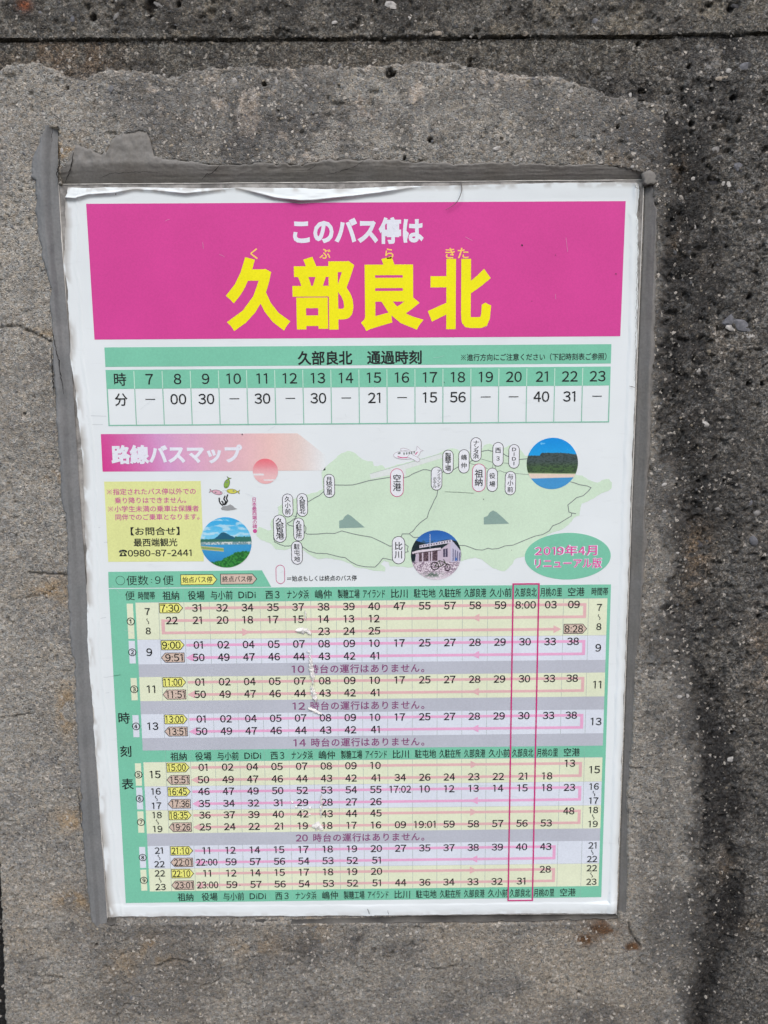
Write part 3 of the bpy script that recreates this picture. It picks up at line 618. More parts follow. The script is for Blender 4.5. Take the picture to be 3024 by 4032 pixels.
strip('top_strip', OUT_T, [(227, 724), (2540, 707)], M_ST, lerp([(0, .0006), (12, .0016), (45, .0040), (75, .0056), (95, .0056), (200, .0054)]), vert=False, lo=236, hi=2578, n=800, m=30, seed=5, smear=1.0, ragged=9, label='brownish grey top strip with cracks')
strip('side_strip', OUT_R, [(u + 1, v) for u, v in IN_R], M_SR, lerp([(0, -.0040), (4, -.0030), (7, .0002), (18, .0014), (40, .0044), (50, .0060), (90, .0056)]), lo=702, hi=3600, n=600, seed=7, ragged=8, label='right strip, darker next to the board')
M_GR = seal_mat('grimy_gap_sealant', (.045, .043, .040), (.105, .10, .09))  # grime and the dark shadow gap under the sheet, both put into the colour
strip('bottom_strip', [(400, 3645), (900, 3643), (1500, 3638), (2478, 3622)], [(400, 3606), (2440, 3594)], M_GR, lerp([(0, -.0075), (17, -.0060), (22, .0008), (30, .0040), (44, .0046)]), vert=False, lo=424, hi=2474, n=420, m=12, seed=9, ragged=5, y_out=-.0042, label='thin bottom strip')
# round end of the left strip, top blob at the right corner
def blob(name, pts, dep, mat, hgt, parent, label=None):
    P = [plane(u, v, -dep) for u, v in pts]; cx = sum(p[0] for p in P) / len(P); cz = sum(p[1] for p in P) / len(P)
    vs = []; fs = []; n = len(P)
    for k, (s_, y_) in enumerate([(1, -dep + .004), (1, -dep - hgt * .4), (.85, -dep - hgt * .85), (.5, -dep - hgt)]):
        vs += [(cx + (p[0] - cx) * s_, y_, cz + (p[1] - cz) * s_) for p in P]
    vs.append((cx, -dep - hgt, cz))
    for k in range(3):
        for i in range(n): j = (i + 1) % n; fs.append((k * n + i, k * n + j, (k + 1) * n + j, (k + 1) * n + i))
    for i in range(n): fs.append((3 * n + i, 3 * n + (i + 1) % n, 4 * n))
    o_ = mesh_obj(name, vs, fs, mat, parent, smooth=True, label=label)
    import bmesh
    bm = bmesh.new(); bm.from_mesh(o_.data); bmesh.ops.recalc_face_normals(bm, faces=bm.faces); bm.to_mesh(o_.data); bm.free(); return o_
blob('sealant_blob', [(2528, 682), (2545, 674), (2558, 670), (2572, 678), (2584, 692), (2580, 704), (2586, 716), (2574, 727), (2560, 724), (2546, 730), (2534, 718), (2538, 706)], .0052, M_ST, .0007, seal)
# cracks in the sealant: flat dark ribbons, crack shadow and dirt put into their colour
M_SLIT, t_, p_ = new_mat('crack_shadow_dirt'); p_.inputs['Base Color'].default_value = (.02, .018, .016, 1); p_.inputs['Roughness'].default_value = 1
def slit(pts, wd, dep0, name='crack', parent=seal, mat=None, rg=1.0, dep_in=None):
    vs = []; fs = []; rr = random.Random(int(pts[0][0])); dn = []
    for (a, b) in zip(pts[:-1], pts[1:]):
        k = max(2, int(math.hypot(b[0] - a[0], b[1] - a[1]) / 7))
        for i in range(k): dn.append((a[0] + (b[0] - a[0]) * i / k + rr.uniform(-2.2, 2.2) * rg, a[1] + (b[1] - a[1]) * i / k + rr.uniform(-2.2, 2.2) * rg))
    dn.append(pts[-1]); n = len(dn)
    for i, p in enumerate(dn):
        a = dn[max(0, i - 1)]; b = dn[min(n - 1, i + 1)]; L_ = math.hypot(b[0] - a[0], b[1] - a[1]) + 1e-6; nx_, ny_ = -(b[1] - a[1]) / L_, (b[0] - a[0]) / L_
        tt = i / (n - 1); dep = dep0 if dep_in is None else dep0 * (1 - tt) + dep_in * tt
        ww = wd * (.35 + .65 * math.sin(math.pi * min(1, max(0, tt * .9 + .05)))) * rr.uniform(.6, 1.3) / 2
        for s_ in (-1, 1): x, z = plane(p[0] + nx_ * ww * s_, p[1] + ny_ * ww * s_, -dep); vs.append((x, -dep, z))
    for i in range(n - 1): fs.append((2 * i, 2 * i + 1, 2 * i + 3, 2 * i + 2))
    return mesh_obj(name, vs, fs, mat or M_SLIT, parent)
slit([(866, 648), (850, 668), (828, 685), (818, 684), (795, 707)], 3.6, .0068, dep_in=.0030)
slit([(1245, 645), (1232, 660), (1210, 670)], 2.4, .0066, dep_in=.0052)
slit([(1430, 632), (1400, 655), (1330, 678), (1300, 682), (1292, 672)], 2.4, .0066, dep_in=.0046)
slit([(236, 610), (234, 650), (222, 690), (228, 700)], 6, .0074, dep_in=.0068)
slit([(290, 600), (282, 650), (268, 690), (258, 720)], 4.5, .0070, dep_in=.0034)
slit([(203, 1300), (215, 1350), (232, 1420), (240, 1480), (250, 1550)], 3.4, .0068, dep_in=.0056)
slit([(202, 1370), (206, 1450), (212, 1560)], 4.5, .0068, dep_in=.0068)
slit([(390, 700), (440, 683), (560, 676), (640, 682)], 2.4, .0056)
slit([(268, 3000), (300, 3060)], .8, .0068)
slit([(205, 500), (203, 560)], 2.4, .0074)
slit([(300, 3100), (314, 3150), (318, 3260)], 3, .0067)

# ------------------------------------------------------------------ the sign
sign = thing('bus_timetable_sign', 'worn white bus timetable board with magenta banner and green timetable, set in the concrete wall', 'sign', (0, 0, ZC))
def dirty(name, col, col2, sc=60.0, lo=.42, hi=.62, rough=.5, bump=.15):
    mt, t, p = new_mat(name); tc = N(t, 'ShaderNodeTexCoord'); n1 = N(t, 'ShaderNodeTexNoise', i_Scale=sc, i_Detail=6.0, i_Roughness=.65); t.links.new(tc.outputs['Object'], n1.inputs['Vector'])
    mr = N(t, 'ShaderNodeMapRange'); mr.inputs[1].default_value = lo; mr.inputs[2].default_value = hi; t.links.new(n1.outputs[0], mr.inputs[0])
    mx = N(t, 'ShaderNodeMix', data_type='RGBA'); mx.inputs['A'].default_value = (*col, 1); mx.inputs['B'].default_value = (*col2, 1); t.links.new(mr.outputs[0], mx.inputs['Factor']); t.links.new(mx.outputs['Result'], p.inputs['Base Color'])
    p.inputs['Roughness'].default_value = rough; p.inputs['Specular IOR Level'].default_value = .3
    bp = N(t, 'ShaderNodeBump'); bp.inputs['Strength'].default_value = bump; bp.inputs['Distance'].default_value = .0005; t.links.new(n1.outputs[0], bp.inputs['Height']); t.links.new(bp.outputs[0], p.inputs['Normal'])
    return mt
M_BOARD = dirty('board_face_dirty', (.16, .155, .145), (.40, .39, .37)); M_TRIM = dirty('board_edge', (.66, .65, .61), (.50, .48, .44), 90)
bc = [plane(*q) for q in BRD]
v_ = [(x, 0.0, z) for x, z in bc] + [(x, .006, z) for x, z in bc]
mesh_obj('backing_board', v_, [(0, 3, 2, 1), (0, 1, 5, 4), (1, 2, 6, 5), (2, 3, 7, 6), (3, 0, 4, 7), (4, 5, 6, 7)], M_BOARD, sign)
def edge_strip(a, b, wd):
    a = np.array(a); b = np.array(b); d = (b - a) / np.linalg.norm(b - a); nn = np.array([d[1], -d[0]])
    cs = [a, b, b + nn * wd, a + nn * wd]
    v_ = [(q[0], -.0005, q[1]) for q in cs] + [(q[0], .0062, q[1]) for q in cs]
    mesh_obj('board_edge', v_, [(0, 3, 2, 1), (0, 1, 5, 4), (1, 2, 6, 5), (2, 3, 7, 6), (3, 0, 4, 7), (4, 5, 6, 7)], M_TRIM, sign)
edge_strip(bc[0], bc[1], .0008); edge_strip(bc[3], bc[0], .0009); edge_strip(bc[1], bc[2], .0005)

# the printed sheet, lifting and wrinkled along its margins
SL = [(268, 738), (258, 790), (262, 880), (258, 960), (252, 1040), (262, 1100), (268, 1160), (274, 1250), (278, 1380), (286, 1450), (300, 1540), (318, 1700), (330, 1860), (334, 2000), (340, 2100), (343, 2290), (343, 2310), (341, 2330), (350, 2538), (357, 2640), (364, 2765), (374, 2790), (372, 2860), (375, 2900), (380, 3000), (392, 3120), (398, 3230), (408, 3340), (420, 3500), (440, 3612)]
SR = [(2512, 728), (2517, 760), (2509, 850), (2512, 900), (2512, 1050), (2508, 1300), (2498, 1600), (2482, 1990), (2472, 2300), (2462, 2600), (2448, 2990), (2436, 3330), (2431, 3500), (2427, 3592)]
STP = [(240, 738), (300, 741), (520, 738), (760, 742), (1000, 739), (1300, 745), (1600, 734), (1830, 729), (2100, 722), (2400, 719), (2480, 721), (2530, 728)]
SB = [(430, 3607), (800, 3605), (1200, 3605), (1600, 3602), (2000, 3597), (2460, 3590)]
# the swollen fold under the top edge (px polyline of its lower lip)
FOLD = [(262, 900), (272, 830), (300, 785), (350, 770), (450, 764), (530, 748), (600, 752), (730, 766), (830, 755), (930, 742), (1000, 760), (1080, 782), (1180, 796), (1260, 790), (1400, 775), (1500, 762), (1600, 745), (1720, 727), (2500, 715)]
ns, nz_ = 300, 420
svals = np.concatenate([np.linspace(0, .08, 50)[:-1], np.linspace(.08, .92, 200)[:-1], np.linspace(.92, 1, 52)])
tvals = np.concatenate([np.linspace(0, .09, 130)[:-1], np.linspace(.09, .95, 220)[:-1], np.linspace(.95, 1, 72)])
vs = []; P2 = np.zeros((len(svals), len(tvals), 3))
Tg, Sg = np.meshgrid(tvals, svals)
vpx = 730 + Tg * (3606 - 730)
ul = PL(SL, vpx) + (fbm(vpx / 70, vpx * 0, 201, 5, .75) - .5) * 15 * (vpx < 3500); urr = PL(SR, vpx) + (fbm(vpx / 40, vpx * 0 + 4, 205, 3, .6) - .5) * 8
upx = ul + Sg * (urr - ul)
vtp = PX(STP, upx) + (fbm(upx / 60, upx * 0 + 9, 209, 4, .6) - .5) * 7; vbt = PX(SB, upx) + (fbm(upx / 50, upx * 0 + 2, 213, 4, .6) - .5) * 7
vpx = vtp + Tg * (vbt - vtp)
d0 = RM[:, 0][None, None] * ((upx - 1512) / FPX)[..., None] + RM[:, 1] - RM[:, 2] * ((vpx - 2016) / FPX)[..., None]
tq = (-CAMP[1]) / d0[..., 1]; sx_ = CAMP[0] + tq * d0[..., 0]; sz_ = CAMP[2] + tq * d0[..., 2]
fl = PX(FOLD[2:], upx); dd = fl - vpx                       # > 0 above the lip
depthv = np.clip(fl - vtp, 1, 200)
q = np.clip(dd / depthv, 0, 1)
bul = np.where(dd > 0, np.sin(np.pi * np.clip(q, 0, 1) ** .45) ** .8, 0) * np.clip(depthv / 45, .15, 1.2) * .0016 * (.55 + .9 * fbm(sx_ * 70, sz_ * 200 + 40, 231, 3))
bul = bul + np.exp(-(dd / 7) ** 2) * .0012 * np.clip(depthv / 20, .1, 1)
bul = bul * sst(2100, 1650, upx) + .0
edl = np.clip(1 - (upx - ul) / 42, 0, 1); edr = np.clip(1 - (urr - upx) / 40, 0, 1); edb = np.clip(1 - (vbt - vpx) / 48, 0, 1); edt = np.clip(1 - (vpx - vtp) / 60, 0, 1)
wob = fbm(sx_ * 40, sz_ * 40, 221, 3); wob2 = fbm(sx_ * 160, sz_ * 160, 225, 3)
hs = .0003 + bul
hs = hs + edl * (.0004 + .0004 * wob) + np.exp(-((upx - ul - 46) / 5) ** 2) * .00035
hs = hs + np.sin(np.pi * np.clip(edr, 0, 1)) * .0008 * (.4 + wob) * sst(700, 900, vpx) - edr ** 3 * .0002
hs = hs + np.sin(np.pi * np.clip(edb, 0, 1) ** .8) * .0004 * (.3 + wob) + edb ** 2 * .0006 * wob2
cr = np.exp(-(((upx - 2400) / 60) ** 2 + ((vpx - 3560) / 45) ** 2)); hs = hs + cr * .0016
crs = np.exp(-(((upx - 2500) / 9) ** 2)) * sst(860, 730, vpx); hs = hs + crs * .0016
hs = hs + edt * .0010 * wob * sst(1600, 2100, upx)
inner_flat = np.clip(np.minimum.reduce([(upx - ul - 52) / 8, (urr - upx - 30) / 6, (vpx - np.maximum(784, fl + 2)) / 5, (vbt - vpx - 38) / 6]), 0, 1)
hs = hs * (1 - inner_flat) + .0003 * inner_flat
vs = np.stack([sx_, -hs, sz_], -1).reshape(-1, 3); mcount = len(tvals); fs = []
for i in range(len(svals) - 1):
    for j in range(mcount - 1): a = i * mcount + j; fs.append((a, a + 1, a + mcount + 1, a + mcount))
mt, t, p = new_mat('white_sheet'); M_SHEET = mt
tc = N(t, 'ShaderNodeTexCoord'); n1 = N(t, 'ShaderNodeTexNoise', i_Scale=18.0, i_Detail=5.0); n2 = N(t, 'ShaderNodeTexNoise', i_Scale=140.0, i_Detail=6.0, i_Roughness=.7)
mp = N(t, 'ShaderNodeMapping'); mp.inputs['Scale'].default_value = (.25, 1, 1.4)
t.links.new(tc.outputs['Object'], n1.inputs['Vector']); t.links.new(tc.outputs['Object'], mp.inputs['Vector']); t.links.new(mp.outputs[0], n2.inputs['Vector'])
at = N(t, 'ShaderNodeAttribute', attribute_name='Col')
mr = N(t, 'ShaderNodeMapRange'); mr.inputs[1].default_value = .3; mr.inputs[2].default_value = .7; mr.inputs[3].default_value = .965; mr.inputs[4].default_value = 1.03; t.links.new(n1.outputs[0], mr.inputs[0])
mr2 = N(t, 'ShaderNodeMapRange'); mr2.inputs[1].default_value = .58; mr2.inputs[2].default_value = .8; mr2.inputs[3].default_value = 1; mr2.inputs[4].default_value = .90; t.links.new(n2.outputs[0], mr2.inputs[0])
mm = N(t, 'ShaderNodeMath', operation='MULTIPLY'); t.links.new(mr.outputs[0], mm.inputs[0]); t.links.new(mr2.outputs[0], mm.inputs[1])
vm = N(t, 'ShaderNodeVectorMath', operation='SCALE'); t.links.new(at.outputs['Color'], vm.inputs[0]); t.links.new(mm.outputs[0], vm.inputs['Scale']); t.links.new(vm.outputs[0], p.inputs['Base Color'])
p.inputs['Roughness'].default_value = .72; p.inputs['Specular IOR Level'].default_value = .16
sheet = mesh_obj('poster_sheet', vs, fs, M_SHEET, sign, smooth=True)
sc_ = np.ones(vs.shape) * np.array((.725, .785, .805)); dn_ = (np.clip(edl * 1.5 - .45, 0, 1) * sst(.42, .58, fbm(sx_ * 90, sz_ * 38, 227, 4, .7)) * .85 + sst(.55, .9, edt) * .5 * sst(.4, .6, wob2) + np.clip(edb * 1.6 - .9, 0, 1) * .5 * sst(.4, .6, wob2)
    + np.exp(-((dd + 1) / 4.5) ** 2) * .35 * sst(1700, 1300, upx) * sst(.3, .6, wob2) + np.clip(edr * 1.2 - .7, 0, 1) * .5 * sst(1300, 2400, vpx)).reshape(-1, 1)
dn_ = np.clip(dn_, 0, .85)
sc_ = sc_ * (1 - dn_) + np.array((.36, .34, .31)) * dn_
ca = sheet.data.color_attributes.new('Col', 'FLOAT_COLOR', 'POINT'); ca.data.foreach_set('color', np.concatenate([sc_, np.ones((len(sc_), 1))], 1).astype(np.float32).ravel())

def txt_between(P, body, z, x0, x1, y, emh, mat, L, bold=0.0, **k):
    """lettering fitted between two measured ends; emh = letter height in zone units"""
    a = Q(z, x0, y); b = Q(z, x1, y); s1 = Q(z, x0, y - emh / 2); s2 = Q(z, x0, y + emh / 2); hgt = s1[1] - s2[1]
    ref = .69 if all(ord(c_) < 256 for c_ in body) else .91
    P.text(body, (a[0] + b[0]) / 2, (a[1] + b[1]) / 2, hgt / ref, mat, L, width=b[0] - a[0], bold=bold, **k)

# --- title banner
P = PM(); P.poly(QQ('A', [(306, 259)]) + QQ('B', [(1378, 228), (1353, 858)]) + QQ('A', [(348, 941)]), MAG, 1); ban = P.build('title_banner', sign)
P = PM(); txt_between(P, 'このバス停は', 'W', 633, 915, 499, 52, WHT, 3, .044); P.build('heading_lettering', ban)
P = PM()
for ch, x0, x1, em in (('久', 488, 626, 142), ('部', 632, 766, 142), ('良', 779, 915, 142), ('北', 924, 1061, 142)):
    txt_between(P, ch, 'W', x0, x1, 635, em, YEL, 3, .040)
P.build('stop_name_lettering', ban)
P = PM()
for ch, x0, x1, y in (('く', 541, 557, 548), ('ぶ', 690, 714, 548), ('ら', 832, 850, 548), ('きた', 962, 1012, 547)): P = PM(); txt_between(P, ch, 'W', x0, x1, y, 24, PYEL, 3, .014); P.build('reading_lettering', ban)

# --- passing times table
a0, a1 = Q('C', 168, 102), Q('C', 175, 218); b0, b1 = Q('D', 1412, 71), Q('D', 1410, 168)
hx0, hx1 = (a0[0] + a1[0]) / 2, (b0[0] + b1[0]) / 2
za, zb = (a0[1] + b0[1]) / 2, (a1[1] + b1[1]) / 2
zc_ = (Q('C', 176, 236)[1] + Q('D', 1407, 183)[1]) / 2; zd = (Q('C', 183, 347)[1] + Q('D', 1399, 280)[1]) / 2; ze = (Q('C', 198, 570)[1] + Q('D', 1395, 463)[1]) / 2
P = PM(); P.rect(hx0, za, hx1, zb, GRN, 1)
txt_between(P, '久部良北', 'C', 1315, 1640, 165, 78, BLK, 3, .026); txt_between(P, '通過時刻', 'D', 185, 460, 137, 65, BLK, 3, .026)
txt_between(P, '※進行方向にご注意ください（下記時刻表ご参照）', 'D', 657, 1388, 135, 34, BLK, 3, .014)
pt = P.build('passing_times_heading', sign)
P = PM(); P.rect(hx0, zc_, hx1, zd, GRN, 1); hw = (hx1 - hx0) / 18; lw = .0006
P.rect(hx0, zd, hx0 + .0009, ze, GLINE, 2); P.rect(hx1 - .0009, zd, hx1, ze, GLINE, 2); P.rect(hx0, ze, hx1, ze + .0009, GLINE, 3)
for i in range(1, 18): P.rect(hx0 + i * hw - lw / 2, zc_ - .001, hx0 + i * hw + lw / 2, zd, LGRN, 4); P.rect(hx0 + i * hw - lw / 2, zd, hx0 + i * hw + lw / 2, ze, GLINE, 4)
hrs = ['時'] + [str(i) for i in range(7, 24)]; mins = ['分', '-', '00', '30', '-', '30', '-', '30', '-', '21', '-', '15', '56', '-', '-', '40', '31', '-']
hz1 = (zc_ + zd) / 2; hz2 = zd - (zd - ze) * .285
for i in range(18):
    cx = hx0 + (i + .5) * hw + (.0008 if i else 0)
    P.text(hrs[i], cx, hz1, .0108 if i else .0100, BLK, 5, bold=.010)
    if mins[i] == '-': P.rect(cx - .0036, hz2 - .0003, cx + .0036, hz2 + .0003, BLK, 5)
    else: P.text(mins[i], cx, hz2, .0108 if i else .0100, BLK, 5, bold=.010)
P.build('passing_times_grid', sign)

# --- route map banner (printed colour gradient)
def grad_mesh(name, rows, parent, L):
    """rows: grid of (x, z, rgb) -> one mesh with printed colours"""
    n, m_ = len(rows), len(rows[0]); y = -(0.00036 + 0.00003 * L)
    v_ = [(q[0], y, q[1]) for r in rows for q in r]; f_ = [(i * m_ + j, i * m_ + j + 1, (i + 1) * m_ + j + 1, (i + 1) * m_ + j) for i in range(n - 1) for j in range(m_ - 1)]
    o_ = mesh_obj(name, v_, f_, PIC, parent); ca = o_.data.color_attributes.new('Col', 'FLOAT_COLOR', 'POINT')
    ca.data.foreach_set('color', np.array([(*lin(*q[2], k=1.03), 1) for r in rows for q in r], np.float32).ravel()); return o_
def ramp(stops, t):
    xs_ = [s_[0] for s_ in stops]; return tuple(float(np.interp(t, xs_, [s_[1][k] for s_ in stops])) for k in range(3))
rows = []
PAPER = (221, 228, 230)
for i in range(81):
    t = i / 80; top = np.array([147 + t * 1333, 617 - 5 * t]); bot = np.array([158 + t * 1322, 840 - 7 * t])
    r = []
    for j in range(13):
        s_ = j / 12; x, y = top * (1 - s_) + bot * s_
        cut = 612 + max(0, (x - 1315)) * .78
        if y < cut: y = cut + .0
        c1 = ramp([(0, (206, 60, 140)), (.12, (206, 96, 160)), (.3, (206, 150, 196)), (.5, (216, 172, 190)), (.75, (226, 190, 186)), (.88, (224, 206, 200)), (1, PAPER)], t + .05 * (1 - s_) * (t < .4))
        r.append((*Q('C', x, y), c1))
    rows.append(r)
mapb = grad_mesh('map_banner', rows, sign, 1)
P = PM(); txt_between(P, '路線バスマップ', 'E', 173, 1180, 212, 132, WHT, 5, .044); P.build('map_title_lettering', mapb)
# rising sun printed on the banner
cx, cz = Q('E', 1357, 342); rr_ = abs(Q('E', 1454, 342)[0] - cx); rows = []
for i in range(25):
    s_ = i / 24; zz = cz + rr_ * math.cos(math.pi * s_); hw_ = rr_ * math.sin(math.pi * s_) + 1e-6; r = []
    for j in range(25):
        xx = cx - hw_ + 2 * hw_ * j / 24; v = .5 - .5 * math.cos(math.pi * s_)
        c1 = ramp([(0, (228, 110, 122)), (.3, (222, 142, 150)), (.45, (224, 166, 172)), (.7, (226, 186, 188)), (1, (228, 174, 176))], v)
        if (abs(v - .62) < .05 and j < 11) or (abs(v - .86) < .035 and j > 9): c1 = PAPER
        r.append((xx, zz, c1))
    rows.append(r)
grad_mesh('sun_print', rows, mapb, 3)

# --- notice panel
P = PM(); P.poly(QQ('E', [(118, 422), (860, 417), (884, 1034), (150, 1038)]), NOTE, 1); npn = P.build('notice_panel', sign)
P = PM()
for s_, x0, x1, y in (('※指定されたバス停以外での', 138, 822, 498), ('乗り降りはできません。', 199, 748, 565), ('※小学生未満の乗車は保護者', 148, 846, 630), ('同伴でのご乗車となります。', 205, 850, 693)):
    txt_between(P, s_, 'E', x0, x1, y, 46, NMAG, 3, .012)
P.build('notice_lettering', npn, 'magenta notice lettering')
P = PM(); txt_between(P, '【お問合せ】', 'E', 322, 698, 802, 60, BLK, 3, .016); txt_between(P, '最西端観光', 'E', 345, 681, 888, 60, BLK, 3, .016)
txt_between(P, '0980-87-2441', 'E', 300, 790, 970, 48, BLK, 3, .018)
# telephone mark
P.poly(QQ('E', [(232, 966), (234, 954), (246, 947), (264, 944), (282, 947), (294, 954), (296, 966), (280, 966), (279, 960), (249, 960), (248, 966)]), BLK, 3)
P.poly(QQ('E', [(250, 966), (278, 966), (292, 990), (292, 995), (236, 995), (236, 990)]), BLK, 3); a = Q('E', 264, 979); P.ell(a[0], a[1], .0009, .0009, NOTE, 4, 12)
P.build('contact_lettering', npn, 'black contact lettering and telephone number')

# --- drawing of fish over seaweed
P = PM()
def fish(pts_c, ln, ht, ang, mat, z='E'):
    cx, cz = Q(z, *pts_c); ca_, sa_ = math.cos(ang), math.sin(ang); T = lambda x, y: (cx + (x * ca_ - y * sa_), cz + (x * sa_ + y * ca_))
    body = [T(ln * (.5 - .5 * (1 - math.cos(a_)) * .78), ht / 2 * math.sin(a_)) for a_ in np.linspace(0, 2 * math.pi, 19)[:-1]]
    body = [T(ln * .5 * math.cos(a_) * (.8) + ln * .1, ht / 2 * math.sin(a_)) for a_ in np.linspace(0, 2 * math.pi, 19)[:-1]]
    P.poly(body, mat, 2); P.stroke(body, .00028, DGR, 3, True)
    tail = [T(-ln * .28, 0), T(-ln * .5, ht * .45), T(-ln * .44, 0), T(-ln * .5, -ht * .45)]; P.poly(tail, mat, 2); P.stroke(tail, .00025, DGR, 3, True)
    e = T(ln * .36, ht * .08); P.ell(*e, .0003, .0003, BLK, 4, 8); e = T(-.02 * ln, -ht * .1); P.ell(*e, .0007, .0005, ROAD, 4, 10)
fish((977, 502), .0098, .0034, -.22, FP); fish((1110, 497), .0098, .0034, math.pi - .1, FY); fish((1064, 430), .0088, .0040, -1.95, FG1)
P.poly(QQ('E', [(1015, 628), (1030, 610), (1060, 608), (1088, 597), (1108, 608), (1120, 622), (1143, 632), (1110, 640), (1070, 645), (1022, 640)]), RCK, 2)
for pl in ([(1030, 605), (1012, 590), (1003, 570), (1002, 545)], [(1040, 603), (1052, 575), (1038, 555), (1048, 530)], [(1048, 600), (1066, 570), (1058, 550), (1068, 520)], [(1036, 603), (1030, 580), (1020, 570)]): P.stroke(QQ('E', pl), .0010, BLK, 3)
for x_, y_ in ((1040, 510), (1032, 492), (1048, 490)): a = Q('E', x_, y_); P.ell(*a, .0003, .0003, LINE, 3, 8)
P.build('fish_drawing', sign)

# --- island map
W_ = lambda z, pts: QQ(z, pts)
out = W_('F', [(22, 840), (22, 795), (40, 768), (75, 782), (110, 798), (138, 790), (125, 750), (138, 712), (180, 690), (190, 660), (182, 620), (220, 590), (300, 555), (400, 522), (490, 500), (532, 470), (525, 430), (520, 355), (560, 300), (620, 250), (670, 205), (720, 185), (772, 200), (830, 248), (880, 265), (915, 268), (922, 300), (950, 304), (985, 295), (1010, 322), (1060, 306), (1120, 288), (1220, 262), (1320, 236), (1400, 214)]) + \
    W_('G', [(150, 205), (200, 182), (255, 166), (300, 178), (330, 200), (400, 190), (480, 182), (500, 142), (545, 130), (600, 150), (655, 162), (690, 142), (745, 152), (790, 190), (812, 222), (850, 226), (1000, 300), (1190, 360), (1210, 370), (1255, 375), (1310, 410), (1370, 430), (1420, 406), (1460, 402), (1482, 430), (1480, 468), (1450, 495), (1400, 510), (1350, 545), (1300, 572), (1250, 590), (1238, 640), (1232, 682), (1190, 700), (1150, 752), (1100, 788), (1040, 808), (985, 830), (900, 930), (830, 985), (800, 1000), (740, 1015), (712, 1060), (688, 1085), (655, 1110), (620, 1105), (560, 1082), (520, 1050), (480, 1018), (430, 1004), (370, 1018), (300, 1045)]) + \
    W_('F', [(1500, 1060), (1210, 1080), (1180, 1082), (1100, 1074), (1045, 1072), (1035, 1040), (1000, 1028), (972, 1055), (1008, 1078), (1005, 1112), (960, 1108), (900, 1100), (835, 1086), (780, 1080), (740, 1050), (650, 1022), (560, 1008), (490, 1018), (430, 985), (385, 950), (310, 928), (230, 948), (165, 940), (130, 898), (60, 872)])
jag = []
for i in range(len(out)):
    a = np.array(out[i]); b = np.array(out[(i + 1) % len(out)]); k = max(1, int(np.linalg.norm(b - a) / .0016))
    for q_ in range(k): jag.append(tuple(a + (b - a) * q_ / k + (np.array([random.uniform(-1, 1), random.uniform(-1, 1)]) * .00035 if q_ else 0)))
P = PM(); P.poly(jag, ISL, 1)
P.poly(W_('F', [(890, 363), (1150, 290), (1440, 207), (1450, 240), (1165, 326), (1168, 376), (1040, 372), (898, 402)]), RUNW, 2); P.stroke(W_('F', [(890, 363), (1440, 207)]), .00022, LINE, 3)
P.poly(W_('F', [(655, 722), (682, 714), (700, 686), (722, 672), (745, 684), (782, 715), (852, 774), (655, 780)]), MTN, 3); P.poly(W_('G', [(497, 696), (525, 686), (545, 656), (568, 643), (595, 656), (640, 695), (692, 745), (497, 751)]), MTN, 3)
isl = P.build('island_map', sign)
P = PM()
for z, pl, wd in [('F', [(415, 578), (470, 545), (500, 530), (537, 498)], 1), ('F', [(622, 447), (700, 449), (760, 447), (820, 432), (880, 415), (960, 402), (1050, 387)], 1), ('F', [(1150, 393), (1190, 382), (1215, 365), (1250, 350), (1300, 330), (1330, 331), (1364, 340)], 1),
                  ('F', [(1440, 372), (1444, 352), (1456, 345)], 1), ('F', [(1533, 330), (1575, 305)], 1), ('G', [(385, 280), (400, 263), (410, 258)], 1), ('G', [(480, 190), (500, 185), (530, 180), (564, 189)], 1), ('G', [(648, 208), (668, 222), (690, 230)], 1), ('G', [(770, 252), (832, 246)], 1),
                  ('G', [(478, 248), (560, 272), (700, 282)], .5), ('G', [(385, 282), (480, 300), (525, 322)], .6), ('G', [(602, 342), (625, 338), (650, 350), (700, 356), (848, 368)], .5), ('G', [(568, 290), (562, 320)], .5), ('G', [(590, 320), (582, 300)], .5),
                  ('G', [(1160, 423), (1190, 430), (1230, 445), (1290, 455), (1320, 468), (1300, 495), (1260, 530), (1210, 545), (1175, 575), (1143, 600), (1150, 655), (1172, 663), (1205, 668)], 1),
                  ('G', [(1172, 663), (1170, 685), (1120, 715), (1080, 740), (1025, 762), (1000, 800), (950, 828), (890, 840), (840, 860), (780, 885), (720, 910), (660, 915), (610, 935), (560, 940), (530, 933), (490, 947), (440, 945), (390, 925), (350, 912), (310, 912)], 1),
                  ('F', [(1412, 488), (1405, 530), (1385, 565), (1370, 600), (1345, 650), (1330, 700), (1280, 735), (1245, 770), (1225, 800), (1190, 823), (1140, 823), (1130, 848)], 1), ('F', [(1195, 823), (1225, 850), (1272, 850)], 1),
                  ('F', [(150, 850), (160, 885), (200, 905), (240, 917), (292, 914)], 1), ('F', [(370, 920), (420, 955), (480, 972), (560, 975), (620, 990), (660, 1000), (700, 1005), (740, 1035), (790, 1062), (850, 1075), (930, 1078), (960, 1050), (990, 1010), (1020, 1015), (1068, 1026)], 1),
                  ('F', [(332, 655), (320, 700), (275, 733), (255, 740), (268, 756), (307, 765)], 1), ('F', [(385, 752), (400, 775), (398, 800), (388, 812), (410, 825), (480, 825), (560, 818), (620, 820), (675, 800), (750, 820), (820, 835), (900, 848), (960, 875), (1010, 900), (1045, 918), (1066, 914)], 1),
                  ('F', [(1158, 900), (1185, 920), (1178, 945), (1185, 960), (1158, 965)], 1), ('F', [(300, 685), (332, 690)], .7)]:
    P.stroke(QQ(z, pl), 0.00060 * wd, ROAD, 4)
P.build('road_lines', isl)
